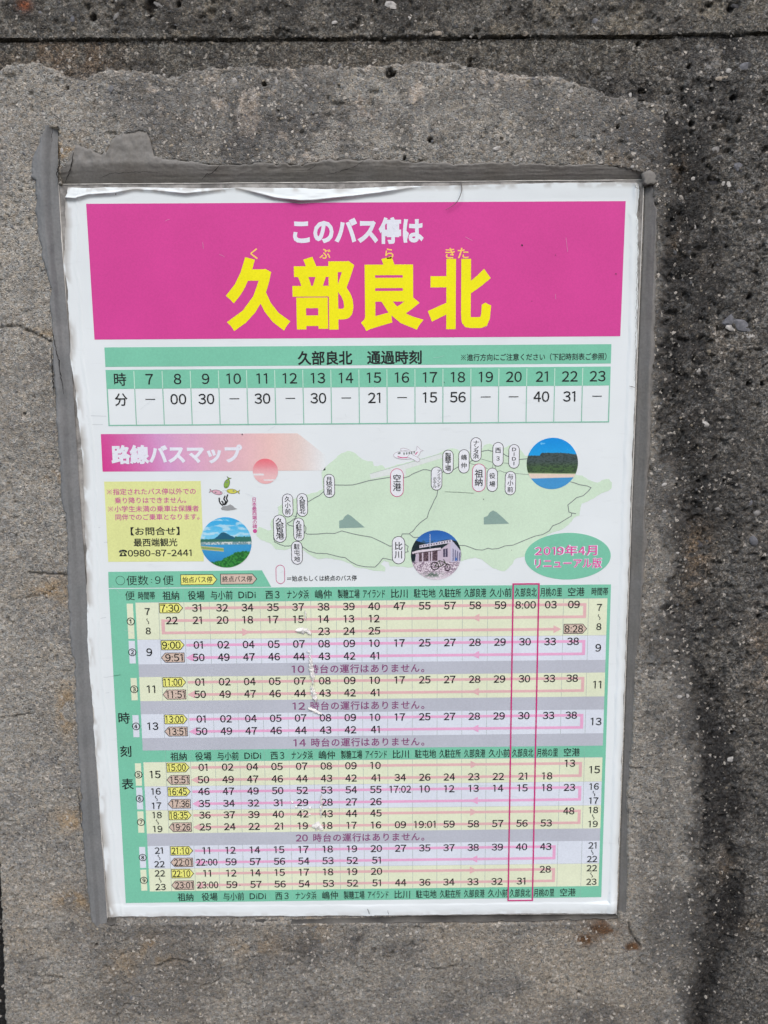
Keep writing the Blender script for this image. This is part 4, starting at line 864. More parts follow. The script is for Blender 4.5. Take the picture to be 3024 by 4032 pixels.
def pill(P, z, cx, cy, wd, hg, line, lw_, L, fill=True):
    a = Q(z, cx, cy); r = abs(Q(z, cx + wd / 2, cy)[0] - a[0]); hh = abs(Q(z, cx, cy - hg / 2)[1] - Q(z, cx, cy + hg / 2)[1]) / 2
    pts = [(a[0] + r * math.cos(t_), a[1] + hh - r + r * math.sin(t_)) for t_ in np.linspace(0, math.pi, 13)] + [(a[0] + r * math.cos(t_), a[1] - hh + r + r * math.sin(t_)) for t_ in np.linspace(math.pi, 2 * math.pi, 13)]
    if fill: P.poly(pts, PIL, L)
    P.stroke(pts, lw_, line, L + 1, True); return a, r, hh
for z, cx, cy, wd, hg, s_, mg in [('F', 579, 454, 82, 178, '月桃の里', 0), ('F', 260, 604, 80, 176, '久小前', 0), ('F', 372, 601, 80, 176, '久部良北', 0), ('F', 199, 783, 96, 210, '久部良港', 0), ('F', 345, 789, 80, 176, '久駐在所', 0), ('F', 331, 968, 82, 176, '駐屯地', 0),
                              ('F', 1099, 430, 98, 214, '空港', 1), ('F', 1403, 398, 82, 178, 'アイランド', 0), ('F', 1491, 270, 80, 180, '製糖工場', 0), ('F', 1613, 266, 80, 180, '嶋仲', 0), ('F', 1111, 948, 96, 210, '比川', 0), ('G', 437, 175, 80, 182, 'ナンタ浜', 0), ('G', 606, 212, 80, 182, '西3', 0),
                              ('G', 729, 228, 80, 182, 'DIDI', 0), ('G', 459, 392, 98, 212, '祖納', 1), ('G', 562, 408, 80, 180, '役場', 0), ('G', 701, 433, 80, 180, '与小前', 0)]:
    P = PM(); a, r, hh = pill(P, z, cx, cy, wd, hg, MAG2 if mg else DGR, .00044, 6); n = len(s_)
    if s_ == 'アイランド':
        P.vtext('アイランド', a[0] + r * .42, a[1] + hh * .80, a[1] - hh * .80, r * .80, BLK, 8, .010); P.vtext('ホテル', a[0] - r * .34, a[1] + hh * .16, a[1] - hh * .84, r * .80, BLK, 8, .010)
    else:
        big_ = wd > 90; em = min(r * (1.36 if big_ else 1.14), 2 * hh * .80 / n * 1.16); k = .60 if n == 2 else .80
        if n == 2 and big_: k = .62
        if s_ == 'DIDI': em = r * .95
        P.vtext(s_, a[0], a[1] + hh * k, a[1] - hh * k, em, BLK, 8, .012, wx=(r * 1.2 if not big_ else r * 1.36))
    P.build('stop_label', isl)
P = PM(); P.vtext('日本最西端の碑', Q('E', 1273, 660)[0], Q('E', 1273, 541)[1], Q('E', 1273, 784)[1], .0036, NMAG, 3, .01); a = Q('E', 1277, 801); P.ell(*a, .0016, .0016, NMAG, 3, 20); P.build('cape_lettering', isl, 'small vertical magenta lettering with a dot')
# little plane drawing
P = PM(); fus = [(1072, 215), (1088, 200), (1115, 190), (1160, 184), (1215, 190), (1245, 186), (1252, 165), (1253, 148), (1272, 168), (1282, 178), (1302, 182), (1280, 190), (1272, 212), (1255, 234), (1200, 247), (1140, 250), (1095, 240), (1075, 228)]
P.poly(QQ('F', fus), PIL, 4); P.stroke(QQ('F', fus), .00030, PLN, 5, True)
w1 = [(1178, 232), (1200, 205), (1240, 226), (1272, 244), (1274, 262), (1255, 271), (1225, 252)]; P.poly(QQ('F', w1), PIL, 6); P.stroke(QQ('F', w1), .00030, PLN, 7, True)
w2 = [(1130, 186), (1128, 168), (1150, 164), (1185, 174), (1208, 188)]; P.poly(QQ('F', w2), PIL, 3); P.stroke(QQ('F', w2), .00030, PLN, 4, True)
P.poly(QQ('F', [(1104, 226), (1140, 236), (1180, 233), (1180, 239), (1138, 242), (1104, 234)]), MAG2, 6); P.poly(QQ('F', [(1235, 212), (1250, 196), (1262, 190), (1245, 215)]), MAG2, 6)
P.poly(QQ('F', [(1104, 207), (1112, 196), (1126, 196), (1126, 208), (1112, 211)]), ROAD, 6)
for x_, y_ in ((1153, 207), (1174, 205), (1193, 203), (1212, 201), (1231, 197)): a = Q('F', x_, y_); P.ell(*a, .0006, .0010, ROAD, 6, 10)
P.build('plane_drawing', isl)

# --- three round pictures, printed colours on a polar grid
def picture(name, z, cx, cy, rx, fn, label, ry=None):
    a = Q(z, cx, cy); r = abs(Q(z, cx + rx, cy)[0] - a[0]); nr, na = 72, 220; v_ = [(a[0], 0, a[1])]; uv = [(0., 0.)]; f_ = []
    for i in range(1, nr + 1):
        for k in range(na):
            t_ = 2 * math.pi * k / na; q_ = i / nr; v_.append((a[0] + r * q_ * math.cos(t_), 0, a[1] + r * q_ * math.sin(t_))); uv.append((q_ * math.cos(t_), q_ * math.sin(t_)))
    y = -(.00036 + .00003 * 5); v_ = [(p[0], y, p[2]) for p in v_]
    for k in range(na): f_.append((0, 1 + k, 1 + (k + 1) % na))
    for i in range(nr - 1):
        for k in range(na): b = 1 + i * na; f_.append((b + k, b + na + k, b + na + (k + 1) % na, b + (k + 1) % na))
    o_ = mesh_obj(name, v_, f_, PIC, sign, label=label); uv = np.array(uv); rgb = np.clip(fn(uv[:, 0], uv[:, 1]), 0, 255) / 255
    l_ = np.where(rgb <= .04045, rgb / 12.92, ((rgb + .055) / 1.055) ** 2.4) * 1.03
    ca = o_.data.color_attributes.new('Col', 'FLOAT_COLOR', 'POINT'); ca.data.foreach_set('color', np.concatenate([np.clip(l_, 0, .9), np.ones((len(l_), 1))], 1).astype(np.float32).ravel()); return o_
def C3(*c_): return np.array(c_, float)
def lay(img, m_, col): return img * (1 - m_[:, None]) + (np.array(col, float) if np.ndim(col) == 1 else col) * m_[:, None]
def f_harbour(x, y):
    n = fbm(x * 3 + 9, y * 9 + 9, 301, 4); n2 = fbm(x * 18 + 40, y * 18 + 40, 303, 3); im = np.ones((len(x), 3)) * C3(60, 168, 222)
    im = lay(im, sst(.9, .1, y), C3(120, 200, 232)); im = lay(im, sst(.46, .62, n) * .75, C3(196, 222, 232))
    mt_ = .12 + .22 * np.exp(-((x + .12) / .22) ** 2) + .10 * np.exp(-((x - .15) / .3) ** 2) + .04 * n2 - .10 * (x < -.7)
    im = lay(im, sst(.01, -.01, y - mt_) * sst(-.8, -.6, x + 0 * y), C3(34, 92, 118)); im = lay(im, sst(.01, -.01, y - (.10 + .06 * n2 + .10 * (x > .35))), C3(52, 110, 96))
    im = lay(im, sst(.02, -.01, y - .02), C3(118, 150, 156)); im = lay(im, sst(.02, -.01, y - .02) * (n2 > .55), C3(196, 206, 204))
    wt = sst(.01, -.01, y - (-.10 + .03 * n2)); im = lay(im, wt, C3(58, 148, 200)); im = lay(im, wt * sst(-.2, -.9, y) * .6, C3(40, 120, 186))
    pr = ((np.abs(y + .25 + .1 * (x + .5)) < .075) & (x < -.1) & (y < -.12)).astype(float); im = lay(im, pr, C3(176, 178, 128)); im = lay(im, pr * (np.abs(y + .25 + .1 * (x + .5)) < .035), C3(130, 158, 92))
    gr_ = sst(.02, -.02, y - (-.78 + .42 * sst(-.5, .6, x) + .10 * (n2 - .5))); im = lay(im, gr_, C3(56, 136, 60)); im = lay(im, gr_ * (n2 > .52), C3(34, 98, 48)); return im
def f_beach(x, y):
    n2 = fbm(x * 16 + 40, y * 26 + 40, 313, 4, .6); im = np.ones((len(x), 3)) * C3(30, 156, 222); im = lay(im, sst(.2, 1, y), C3(16, 140, 216))
    sp = (vnoise(x * 9 + 20, y * 9 + 20, 315) > .93).astype(float); im = lay(im, sp * .6, C3(150, 210, 240))
    top = .30 + .10 * sst(-.5, -.42, x) - .0 * x + .03 * n2 - .06 * sst(.3, 1, x); hl = sst(.012, -.012, y - top); im = lay(im, hl, C3(70, 84, 84)); im = lay(im, hl * sst(.12, -.2, y), C3(70, 98, 62)); im = lay(im, hl * sst(.45, .65, n2) * .6, C3(36, 50, 46))
    im = lay(im, sst(.01, -.01, y + .37 + .02 * x), C3(150, 170, 130)); im = lay(im, sst(.01, -.01, y + .40 + .02 * x), C3(222, 204, 190)); im = lay(im, sst(.01, -.01, y + .56 - .02 * x), C3(66, 146, 202)); return im
def f_house(x, y):
    n2 = fbm(x * 14 + 40, y * 20 + 40, 323, 4, .6); n3 = fbm(x * 34 + 70, y * 40 + 70, 327, 3); im = np.ones((len(x), 3)) * C3(40, 96, 172); im = lay(im, sst(1, .4, y) * .4, C3(96, 150, 210))
    P_ = lambda pts: inside(x, y, pts).astype(float)
    im = lay(im, sst(.015, -.015, y - (.50 + .10 * np.sin(x * 4.2 - .6) + .05 * n2)), C3(24, 38, 46)); im = lay(im, sst(.5, .62, n2) * (y < .6) * (y > .2) * .5, C3(40, 62, 58))
    im = lay(im, P_([(.55, .58), (.62, .60), (.98, .16), (.98, -.30), (.52, -.34)]), C3(186, 184, 204))
    for k in range(4): im = lay(im, P_([(.66 + .085 * k, .26 - .05 * k), (.70 + .085 * k, .24 - .05 * k), (.70 + .085 * k, -.24), (.66 + .085 * k, -.25)]), C3(98, 98, 128))
    im = lay(im, P_([(-.80, .14), (.22, .26), (.58, .52), (.58, -.36), (-.84, -.34)]), C3(188, 176, 192))
    im = lay(im, P_([(-.68, .14), (.06, .22), (.06, -.22), (-.68, -.26)]), C3(62, 46, 58)); im = lay(im, P_([(-.68, .14), (.06, .22), (.06, -.22), (-.68, -.26)]) * (n3 > .52), C3(110, 92, 100))
    for x0 in (-.56, -.30, -.20): im = lay(im, P_([(x0, .16), (x0 + .05, .17), (x0 + .05, -.25), (x0, -.25)]), C3(196, 184, 198))
    im = lay(im, P_([(.28, .24), (.46, .27), (.46, -.08), (.28, -.08)]), C3(70, 64, 88)); im = lay(im, P_([(.36, .25), (.38, .25), (.38, -.08), (.36, -.08)]), C3(180, 174, 190))
    im = lay(im, P_([(-.66, .40), (.62, .62), (.62, .50), (-.66, .29)]), C3(206, 202, 214)); im = lay(im, P_([(-.62, .385), (.60, .595), (.60, .53), (-.62, .33)]) * (np.sin(x * 60) > 0), C3(88, 88, 110))
    im = lay(im, P_([(-.96, .12), (-.72, .20), (.18, .30), (.20, .22), (-.70, .11), (-.95, .06)]), C3(214, 206, 216)); im = lay(im, P_([(-.96, .06), (-.70, .11), (.20, .22), (.20, .19), (-.70, .08), (-.95, .03)]), C3(70, 56, 66))
    im = lay(im, P_([(.80, -.06), (.86, -.22), (.74, -.24)]), C3(70, 110, 180)); im = lay(im, (np.abs(x + .24) < .012) * (y > .3) * (y < .84), C3(190, 200, 214))
    gnd = sst(.03, -.03, y + .28 + .12 * (n2 - .5)); im = lay(im, gnd, C3(212, 202, 212)); im = lay(im, gnd * sst(.46, .56, n3) * .75 * sst(-.95, -.6, y), C3(104, 84, 104)); im = lay(im, gnd * (n3 < .34) * .6, C3(240, 236, 240))
    im = lay(im, gnd * np.exp(-((x + .15) / .34) ** 2 - ((y + .80) / .09) ** 2) * (n2 > .42), C3(84, 104, 92))
    for bx, by, r_ in ((-.05, -.44, .15), (.46, -.50, .13)):
        d_ = np.hypot((x - bx) * (1 if bx < 0 else 1.25), (y - by) * .95); im = lay(im, (np.abs(d_ - r_) < .020).astype(float), C3(40, 28, 38)); im = lay(im, (d_ < r_ - .02) * (np.abs(np.sin(np.arctan2(y - by, x - bx) * 5)) < .18) * .7, C3(70, 54, 64))
    for (x0, y0), (x1, y1) in (((-.05, -.44), (.12, -.22)), ((.12, -.22), (.36, -.30)), ((.20, -.46), (.36, -.30)), ((-.05, -.44), (.20, -.46)), ((.36, -.30), (.46, -.50)), ((.12, -.22), (.20, -.46)), ((.30, -.18), (.36, -.30))):
        im = lay(im, (seg_dist(x, y, [(x0, y0), (x1, y1)]) < .017).astype(float), C3(52, 62, 44))
    return im
picture('harbour_picture', 'E', 1055, 889, 196, f_harbour, 'round picture of a blue harbour under a hill')
picture('beach_picture', 'G', 1023, 283, 197, f_beach, 'round picture of a dark headland behind a beach')
picture('house_picture', 'F', 1399, 986, 193, f_house, 'round picture of a white flat-roofed building')

# --- edition ellipse
P = PM(); a = Q('G', 1142, 995); P.ell(a[0], a[1], abs(Q('G', 1472, 995)[0] - a[0]), abs(Q('G', 1142, 815)[1] - a[1]), GRN, 2, 64); ell = P.build('edition_ellipse', sign)
P = PM()
for s_, x0, x1, y, em in (('2019年4月', 887, 1368, 950, 76), ('リニューアル版', 887, 1405, 1048, 72)):
    txt_between(P, s_, 'G', x0 - 4, x1 + 4, y, em, WHT, 4, .050); txt_between(P, s_, 'G', x0 + 3, x1 - 3, y, em, EMAG, 6, .016)
P.build('edition_lettering', ell)

# --- key line
P = PM(); pill(P, 'F', 203, 1134, 66, 142, MAG2, .0004, 2, False); txt_between(P, '＝始点もしくは終点のバス停', 'F', 255, 790, 1164, 42, BLK, 3, .012); P.build('map_key', sign)

# --- service count banner
def tag_shape(P, x0, x1, z0, z1, right, fill, L, lw_=.00048):
    p_ = (z0 - z1) * .42
    pts = [(x0, z0), (x1 - p_, z0), (x1, (z0 + z1) / 2), (x1 - p_, z1), (x0, z1)] if right else [(x1, z0), (x0 + p_, z0), (x0, (z0 + z1) / 2), (x0 + p_, z1), (x1, z1)]
    P.poly(pts, fill, L); P.stroke(pts, lw_, DGR, L + 1, True)
P = PM(); P.poly(QQ('E', [(150, 1115), (1330, 1103), (1402, 1230), (153, 1239)]), GRN, 1); sb = P.build('service_count_banner', sign)
P = PM(); a = Q('E', 243, 1181); P.stroke([(a[0] + .0034 * math.cos(t_), a[1] + .0034 * math.sin(t_)) for t_ in np.linspace(0, 2 * math.pi, 33)[:-1]], .0003, BLK, 3, True)
txt_between(P, '便数', 'E', 290, 458, 1180, 74, BLK, 3, .006); txt_between(P, ':', 'E', 478, 486, 1178, 40, BLK, 3); txt_between(P, '9', 'E', 510, 552, 1178, 58, BLK, 3, .004); txt_between(P, '便', 'E', 570, 652, 1178, 74, BLK, 3, .006); P.build('service_count_lettering', sb)
for s_, x0, x1, y0, y1, fl_ in (('始点バス停', 706, 986, 1137, 1212, TAGY), ('終点バス停', 1012, 1292, 1132, 1207, TAGT)):
    P = PM(); a = Q('E', x0, y0); b = Q('E', x1, y1); tag_shape(P, a[0], b[0], a[1], b[1], True, fl_, 3); txt_between(P, s_, 'E', x0 + 14, x0 + 244, (y0 + y1) / 2, 46, BLK, 5, .008); P.build('stop_type_tag', sb)

# --- the big timetable
tx0, tx1, tz0, tz1 = -.1931, .19251, -.00975, -.26939; TW = tx1 - tx0; TH = tz0 - tz1
X_ = lambda u: tx0 + TW * u
Y_ = lambda v: tz0 - TH * v
c0 = .0971; cw = (.9561 - c0) / 17
CX = lambda i: X_(c0 + cw * (i + .5))
STOPS = ['祖納', '役場', '与小前', 'DiDi', '西３', 'ナンタ浜', '嶋仲', '製糖工場', 'アイランド', '比川', '駐屯地', '久駐在所', '久部良港', '久小前', '久部良北', '月桃の里', '空港']
HV = [0, .042, .1553, .231, .270, .3455, .386, .462, .5015, .539, .617, .694, .770, .8105, .886, .962, 1]
P = PM(); P.rect(tx0, tz0, tx1, tz1, GRN, 1)
for i in range(18):
    for (v0, v1) in ((0, .042), (.5015, .539), (.962, 1)): P.rect(X_(c0 + cw * i) - .0002, Y_(v0), X_(c0 + cw * i) + .0002, Y_(v1), GLINE, 2)
tt_ = P.build('timetable', sign)
P = PM()
for ch, z, x, y in (('時', 'H', 173, 958), ('刻', 'H', 183, 1165), ('表', 'J', 195, 262)): a = Q(z, x, y); P = PM(); P.text(ch, a[0], a[1], .0098, BLK, 4, bold=.012); P.build('side_lettering', tt_)
a = Q('H', 209, 197); P = PM(); P.text('便', a[0], a[1], .0078, BLK, 4); P.build('column_heading', tt_)
for u_ in (.0745, .978): P = PM(); P.text('時間帯', X_(u_), Y_(.021), .0066, BLK, 4, width=.0128, bold=.012); P.build('column_heading', tt_)
for v_m, dx in ((.0215, 0.0), (.5215, .0006), (.982, .0012)):
    P = PM()
    for i, s_ in enumerate(STOPS):
        n = len(s_); w_mm = {2: .0128, 3: .0168, 4: .0168, 5: .0168}[n]
        if s_ == 'DiDi': w_mm = .0132
        if s_ == '西３': w_mm = .0108
        P.text(s_, CX(i) + dx * (1 if i < 14 else -.5), Y_(v_m), .0074, BLK, 4, width=w_mm, bold=.012 if n > 3 and s_ != 'DiDi' else .010)
    P.build('stop_name_row', tt_)
f2 = lambda L_: [None if q_ is None else (q_ if isinstance(q_, str) else '%02d' % q_) for q_ in L_]
N8 = [None] * 8
std1 = [1, 2, 4, 5, 7, 8, 9, 10]; std2 = [50, 49, 47, 46, 44, 43, 42, 41]
BL = [
    dict(v=(.042, .1553), cream=1, n='①', t='7〜8', rows=[['7:30', 31, 32, 34, 35, 37, 38, 39, 40, 47, 55, 57, 58, 59, '8:00', 3, 9], [22, 21, 20, 18, 17, 15, 14, 13, 12] + N8, [None] * 6 + [23, 24, 25] + N8[:7] + ['8:28']]),
    dict(v=(.1553, .231), cream=0, n='②', t='9', rows=[['9:00'] + std1 + [17, 25, 27, 28, 29, 30, 33, 38], ['9:51'] + std2 + N8]),
    dict(v=(.270, .3455), cream=1, n='③', t='11', rows=[['11:00'] + std1 + [17, 25, 27, 28, 29, 30, 33, 38], ['11:51'] + std2 + N8]),
    dict(v=(.386, .462), cream=0, n='④', t='13', rows=[['13:00'] + std1 + [17, 25, 27, 28, 29, 30, 33, 38], ['13:51'] + std2 + N8]),
    dict(v=(.539, .617), cream=1, n='⑤', t='15', rows=[['15:00'] + std1 + [None] * 7 + [13], ['15:51'] + std2 + [34, 26, 24, 23, 22, 21, 18, None]], up=1),
    dict(v=(.617, .694), cream=0, n='⑥', t='16〜17', rows=[['16:45', 46, 47, 49, 50, 52, 53, 54, 55, '17:02', 10, 12, 13, 14, 15, 18, 23], ['17:36', 35, 34, 32, 31, 29, 28, 27, 26] + N8]),
    dict(v=(.694, .770), cream=1, n='⑦', t='18〜19', rows=[['18:35', 36, 37, 39, 40, 42, 43, 44, 45] + [None] * 7 + [48], ['19:26', 25, 24, 22, 21, 19, 18, 17, 16, '09', '19:01', 59, 58, 57, 56, 53, None]], up=1),
    dict(v=(.8105, .886), cream=0, n='⑧', t='21〜22', rows=[['21:10', 11, 12, 14, 15, 17, 18, 19, 20, 27, 35, 37, 38, 39, 40, 43, None], ['22:01', '22:00', 59, 57, 56, 54, 53, 52, 51] + N8], short=1),
    dict(v=(.886, .962), cream=1, n='⑨', t='22〜23', rows=[['22:10', 11, 12, 14, 15, 17, 18, 19, 20] + [None] * 6 + [28, None], ['23:01', '23:00', 59, 57, 56, 54, 53, 52, 51, 44, 36, 34, 33, 32, 31, None, None]], up=1, short=1)]
M_OFF = {0: .0}
for bi, b in enumerate(BL):
    v0, v1 = b['v']; fill = CREAM if b['cream'] else PALE; ar = PINKY if b['cream'] else PINK
    P = PM(); xr = X_(.9935)
    P.rect(X_(.0515), Y_(v0), xr, Y_(v1), fill, 3); P.rect(X_(.034), Y_(v0 + .003), X_(.0465), Y_(v1 - .003), fill, 3)
    for i in range(0, 18): P.rect(X_(c0 + cw * i) - .00014, Y_(v0), X_(c0 + cw * i) + .00014, Y_(v1), LINE, 4)
    P.stroke([(X_(.0515), Y_(v0)), (xr, Y_(v0))], .00022, GREY, 4)
    fr = [.16, .49, .82] if len(b['rows']) == 3 else [.235, .745]
    zr = [Y_(v0 + (v1 - v0) * f) for f in fr]; bh = .00105; L = 5
    rx = X_(c0 + cw * (16 if b.get('short') else 17)) - .0017
    xl = X_(c0 + cw) + .0006
    def arrow(x, zc2, right, L_=6):
        s_ = 1 if right else -1; P.poly([(x + s_ * .0030, zc2), (x - s_ * .0030, zc2 + .0031), (x - s_ * .0030, zc2 - .0031)], ar, L_)
    P.rect(xl, zr[0] + bh, rx, zr[0] - bh, ar, L); P.rect(rx - .0024, zr[0] - bh, rx, zr[1] + bh, ar, L)
    xm = CX(12) + .0004 - (0 if b.get('up') else 0)
    if len(zr) == 3:
        lx = X_(c0) + .0016; P.rect(lx, zr[1] + bh, rx, zr[1] - bh, ar, L); P.rect(lx, zr[1] - bh, lx + .0026, zr[2] + bh, ar, L); P.rect(lx, zr[2] + bh, X_(c0 + cw * 16) - .004, zr[2] - bh, ar, L)
        arrow(xm, zr[1], False); arrow(X_(c0 + cw * 3.42), zr[2], True); arrow(X_(c0 + cw * 16) - .0042, zr[2], True)
    else:
        P.rect(xl + .002, zr[1] + bh, rx, zr[1] - bh, ar, L); arrow(xl + .0022, zr[1], False)
        arrow(xm, zr[0] if b.get('up') else zr[1], bool(b.get('up')))
    for ri, row in enumerate(b['rows']):
        for i, s_ in enumerate(f2(row)):
            if s_ is None: continue
            x = CX(i); z_ = zr[ri] + .0002
            if (i == 0 and ':' in s_) or s_ == '8:28':
                right = not (i == 0 and ri > 0); hw_ = cw * TW / 2 - .0006
                sh = -.0004 if right else -.0008
                tag_shape(P, x - hw_ + .0006 + sh, x + hw_ + sh, z_ + .0037, z_ - .0037, right, TAGY if (right and i == 0) else TAGT, 8)
                P.text(s_, x + (-.0008 if right else .0012) + sh, z_, .0081, BLK, 10, maxw=.0143, bold=.014)
            else: P.text(s_, x - (.0016 if (i == 16) else 0), z_ , .0083, BLK, 10, maxw=.0172, bold=.014)
    # service number and hour at both ends
    zc2 = Y_((v0 + v1) / 2); P.text(b['n'], X_(.0405), zc2, .0072, BLK, 10, mid=.36, bold=.012)
    tt = b['t'].split('〜')
    for xx in (X_(.0745), X_(.978)):
        if len(tt) == 1: P.text(tt[0], xx, zc2, .0086, BLK, 10, bold=.014)
        else:
            g_ = (v1 - v0) * TH * (.26 if len(b['rows']) == 3 else .30)
            P.text(tt[0], xx, zc2 + g_, .0076, BLK, 10, bold=.014); P.text(tt[1], xx, zc2 - g_, .0076, BLK, 10, bold=.014)
            P.stroke([(xx - .0002, zc2 + .0022), (xx - .0008, zc2 + .0014), (xx - .0005, zc2 + .0007), (xx + .0005, zc2 - .0005), (xx + .0008, zc2 - .0013), (xx + .0002, zc2 - .0022)], .00050, BLK, 10)
    P.build('service_rows', tt_)
for (v0, v1, hh_) in ((.231, .270, '10'), (.3455, .386, '12'), (.462, .5015, '14'), (.770, .8105, '20')):
    P = PM(); P.rect(X_(.0515), Y_(v0), X_(.9935), Y_(v1), GREY, 3); body = '時台の運行はありません。'; zc2 = Y_((v0 + v1) / 2)
    P.text(hh_, X_(.372), zc2, .0082, PLUM, 5, width=.0098, bold=.016)
    for i, ch in enumerate(body):
        P.text(ch, X_(.4045 + i * .0204) + (0 if ch != '。' else -.002), zc2 - (0 if ch != '。' else .0022), .0074, PLUM, 5, bold=.016, mid=.38 if ch != '。' else .1)
    P.build('no_service_band', tt_)
# magenta frame round this stop's column
P = PM(); xa, xb = X_(c0 + cw * 14) - .0001, X_(c0 + cw * 15) + .0002; za_, zb_ = Y_(-.004), Y_(1.007)
P.stroke([(xa, za_), (xb, za_), (xb - .0004, zb_), (xa - .0004, zb_)], .0011, MAG2, 12, True); P.build('column_frame', tt_)

# ------------------------------------------------------------------ wear: torn places in the sheet, specks
M_TORN = dirty('torn_paper', (.80, .80, .78), (.62, .61, .58), 400, bump=.3); M_CURL = dirty('torn_core', (.55, .54, .51), (.70, .69, .66), 300)
def torn(z, pts, wd, name='torn_spot', lift=.0010, seed=1, line=True):
    rr = random.Random(seed); c2 = QQ(z, pts); vs = []; fs = []; dn = []
    for a, b in zip(c2[:-1], c2[1:]):
        k = max(3, int(math.hypot(b[0] - a[0], b[1] - a[1]) / .0012))
        for i in range(k): dn.append((a[0] + (b[0] - a[0]) * i / k, a[1] + (b[1] - a[1]) * i / k))
    dn.append(c2[-1]); n = len(dn)
    for i, p_ in enumerate(dn):
        a = dn[max(0, i - 1)]; b = dn[min(n - 1, i + 1)]; L_ = math.hypot(b[0] - a[0], b[1] - a[1]) + 1e-9; nx_, nz2 = -(b[1] - a[1]) / L_, (b[0] - a[0]) / L_
        t_ = i / (n - 1); ww = wd * (.15 + math.sin(math.pi * t_) ** .6) * rr.uniform(.55, 1.3)
        for s_, y_ in ((-1, 0), (-.55, lift * rr.uniform(.3, 1)), (.1, lift * rr.uniform(.5, 1.3)), (.6, lift * rr.uniform(0, .5)), (1, 0)):
            vs.append((p_[0] + nx_ * ww * s_ / 2, -.0009 - y_, p_[1] + nz2 * ww * s_ / 2))
    for i in range(n - 1):
        for j in range(4): fs.append((i * 5 + j, i * 5 + j + 1, i * 5 + j + 6, i * 5 + j + 5))
    mesh_obj(name, vs, fs, M_TORN, sign)
torn('H', [(1240, 411), (1275, 414), (1305, 412), (1334, 436)], .0046, seed=2)
torn('H', [(1324, 560), (1332, 600), (1336, 650), (1345, 700), (1348, 750)], .0030, seed=3, lift=.0016); torn('H', [(1334, 752), (1345, 790), (1358, 830), (1368, 856)], .0034, seed=4, lift=.0016)
torn('H', [(1316, 893), (1340, 905), (1362, 915), (1402, 934)], .0030, seed=5); torn('J', [(1398, 320), (1400, 380), (1396, 430), (1400, 470)], .0018, seed=6, lift=.0009)
torn('J', [(1340, 524), (1362, 520), (1385, 524), (1405, 545)], .0062, seed=7, lift=.0007); torn('H', [(1298, 288), (1302, 310), (1303, 350)], .0014, seed=8); torn('H', [(1312, 540), (1326, 552)], .0014, seed=9)
for z, x, y, r in (('J', 1218, 376, .0012), ('J', 1242, 405, .0014), ('J', 1328, 412, .0015), ('J', 1284, 418, .0009), ('J', 1326, 452, .0008)):
    torn(z, [(x - 6, y), (x, y - 3), (x + 6, y + 2)], r * 1.5, seed=int(x), lift=.0005)
P = PM()
for z, x, y, r in (('J', 894, 890, .00045), ('G', 495, 557, .0004), ('G', 709, 947, .0003), ('C', 987, 618, .0005), ('B', 895, 434, .0006), ('B', 1331, 567, .0005), ('D', 573, 262, .0004), ('D', 770, 848, .0003), ('I', 1602, 378, .0005), ('B', 1050, 480, .0004), ('B', 940, 695, .0003), ('C', 20, 718, .0003)):
    a = Q(z, x, y); P.poly([(a[0] + r * random.uniform(.5, 1.3) * math.cos(t_), a[1] + r * random.uniform(.5, 1.3) * math.sin(t_)) for t_ in np.linspace(0, 6.28, 8)[:-1]], DGR, 14)
P.build('dirt_specks', sign)['kind'] = 'stuff'
# faint scratches and creases in the film
SCF = ink('scuff', (192, 200, 204)); P = PM(); rs = random.Random(5)
for z, pl in [('C', [(38, 512), (90, 508), (180, 511)]), ('C', [(38, 558), (110, 561), (160, 560)]), ('C', [(20, 705), (70, 700)]), ('H', [(0, 700), (60, 705), (150, 690)]), ('H', [(0, 810), (80, 800)]), ('I', [(1600, 340), (1602, 420)]), ('E', [(0, 772), (40, 770), (90, 774)]), ('E', [(118, 888), (150, 886)]), ('H', [(20, 340), (60, 332)]), ('G', [(200, 500), (330, 505), (420, 512)])]:
    P.stroke(QQ(z, pl), .00035, SCF, 1)
for i in range(46):
    u, v = rs.uniform(420, 2380), rs.uniform(860, 3500); a_ = rs.uniform(0, 3.14); l_ = rs.uniform(8, 60); P.stroke([plane(u, v), plane(u + l_ * math.cos(a_) / 2, v + l_ * math.sin(a_) / 2 + rs.uniform(-3, 3)), plane(u + l_ * math.cos(a_), v + l_ * math.sin(a_))], .00011, SCF, 15)
P.build('film_scratches', sign)['kind'] = 'stuff'
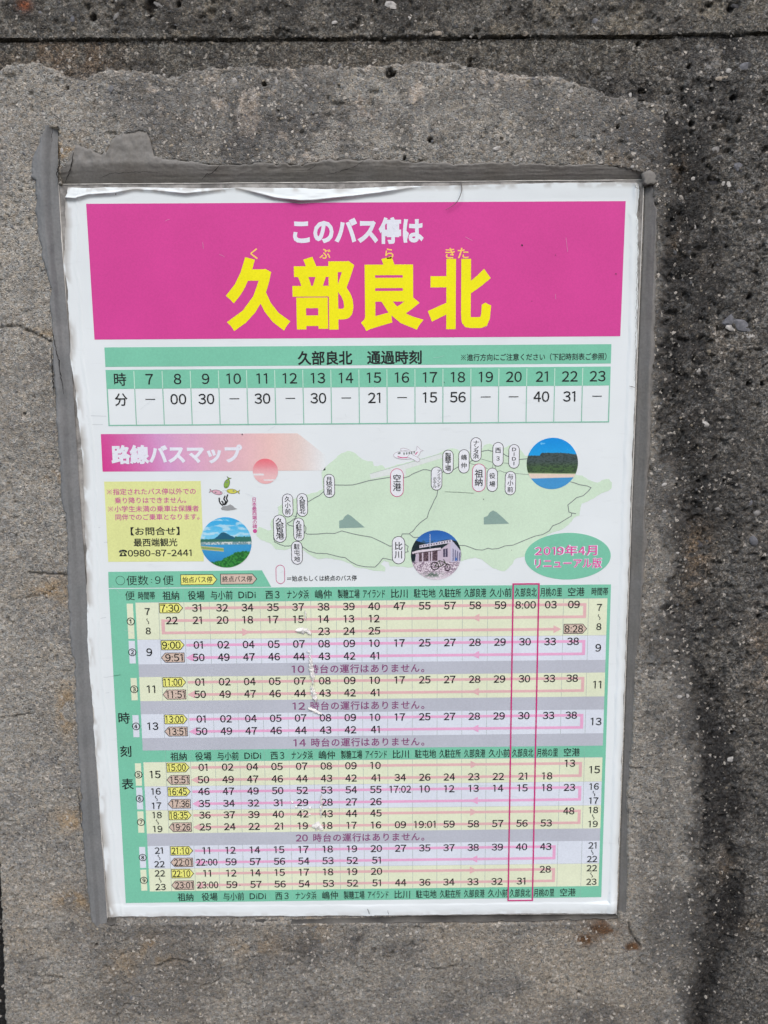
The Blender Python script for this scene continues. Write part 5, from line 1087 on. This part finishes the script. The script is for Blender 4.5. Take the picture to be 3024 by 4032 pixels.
# fine cracks and dark edges of the sheet margin
slit([(2476, 1521), (2488, 1522), (2500, 1526)], 2.4, .0022, 'sheet_crack', sign)
slit([(1449, 3578), (1454, 3600)], 4, .003, 'sheet_crack', sign); slit([(1525, 3583), (1530, 3600)], 2.5, .003, 'sheet_crack', sign); slit([(455, 760), (457, 768)], 4, .0035, 'sheet_crack', sign)
slit([(2500, 730), (2502, 738), (2520, 742), (2514, 850), (2508, 862)], 2.6, .0026, 'sheet_crack', sign); slit([(2508, 862), (2511, 1000), (2506, 1200), (2498, 1500)], 1.4, .0018, 'sheet_crack', sign)

# hair stuck across the top margin
M_HAIR, t_, p_ = new_mat('hair'); p_.inputs['Base Color'].default_value = (.10, .09, .08, 1); p_.inputs['Roughness'].default_value = .5
def tube(name, pts, r, mat, deps):
    n = len(pts); vs = []; fs = []
    P3 = [Vector((plane(u, v, -d)[0], -d, plane(u, v, -d)[1])) for (u, v), d in zip(pts, deps)]
    # catmull-rom
    D = []
    for i in range(n - 1):
        p0, p1, p2, p3 = P3[max(0, i - 1)], P3[i], P3[i + 1], P3[min(n - 1, i + 2)]
        for k in range(6): t = k / 6; D.append(.5 * ((2 * p1) + (p2 - p0) * t + (2 * p0 - 5 * p1 + 4 * p2 - p3) * t * t + (3 * p1 - p0 - 3 * p2 + p3) * t ** 3))
    D.append(P3[-1]); base = D[0].copy(); base = Vector((D[0].x, D[0].y, D[0].z))
    for i, c_ in enumerate(D):
        d = (D[min(len(D) - 1, i + 1)] - D[max(0, i - 1)]).normalized(); a = d.cross(Vector((0, 1, 0))).normalized(); b = d.cross(a); rr = r * (1 - .6 * i / len(D))
        for k in range(6): q_ = c_ - base + (a * math.cos(k * math.pi / 3) + b * math.sin(k * math.pi / 3)) * rr; vs.append(tuple(q_))
    for i in range(len(D) - 1):
        for k in range(6): fs.append((i * 6 + k, i * 6 + (k + 1) % 6, (i + 1) * 6 + (k + 1) % 6, (i + 1) * 6 + k))
    o_ = mesh_obj(name, vs, fs, mat, smooth=True); o_.location = (base.x, base.y, base.z + ZC); return o_
hr = tube('stray_fibre', [(1815, 720), (1818, 745), (1811, 773), (1797, 797), (1775, 815), (1755, 826)], .00034, M_HAIR, [.0012, .0022, .0028, .0024, .0022, .0020])
hr['label'] = 'thin dark curved fibre hanging from the top edge of the sign over its magenta banner'; hr['category'] = 'fibre'

bpy.data.objects.remove(_to); bpy.data.curves.remove(_cv)
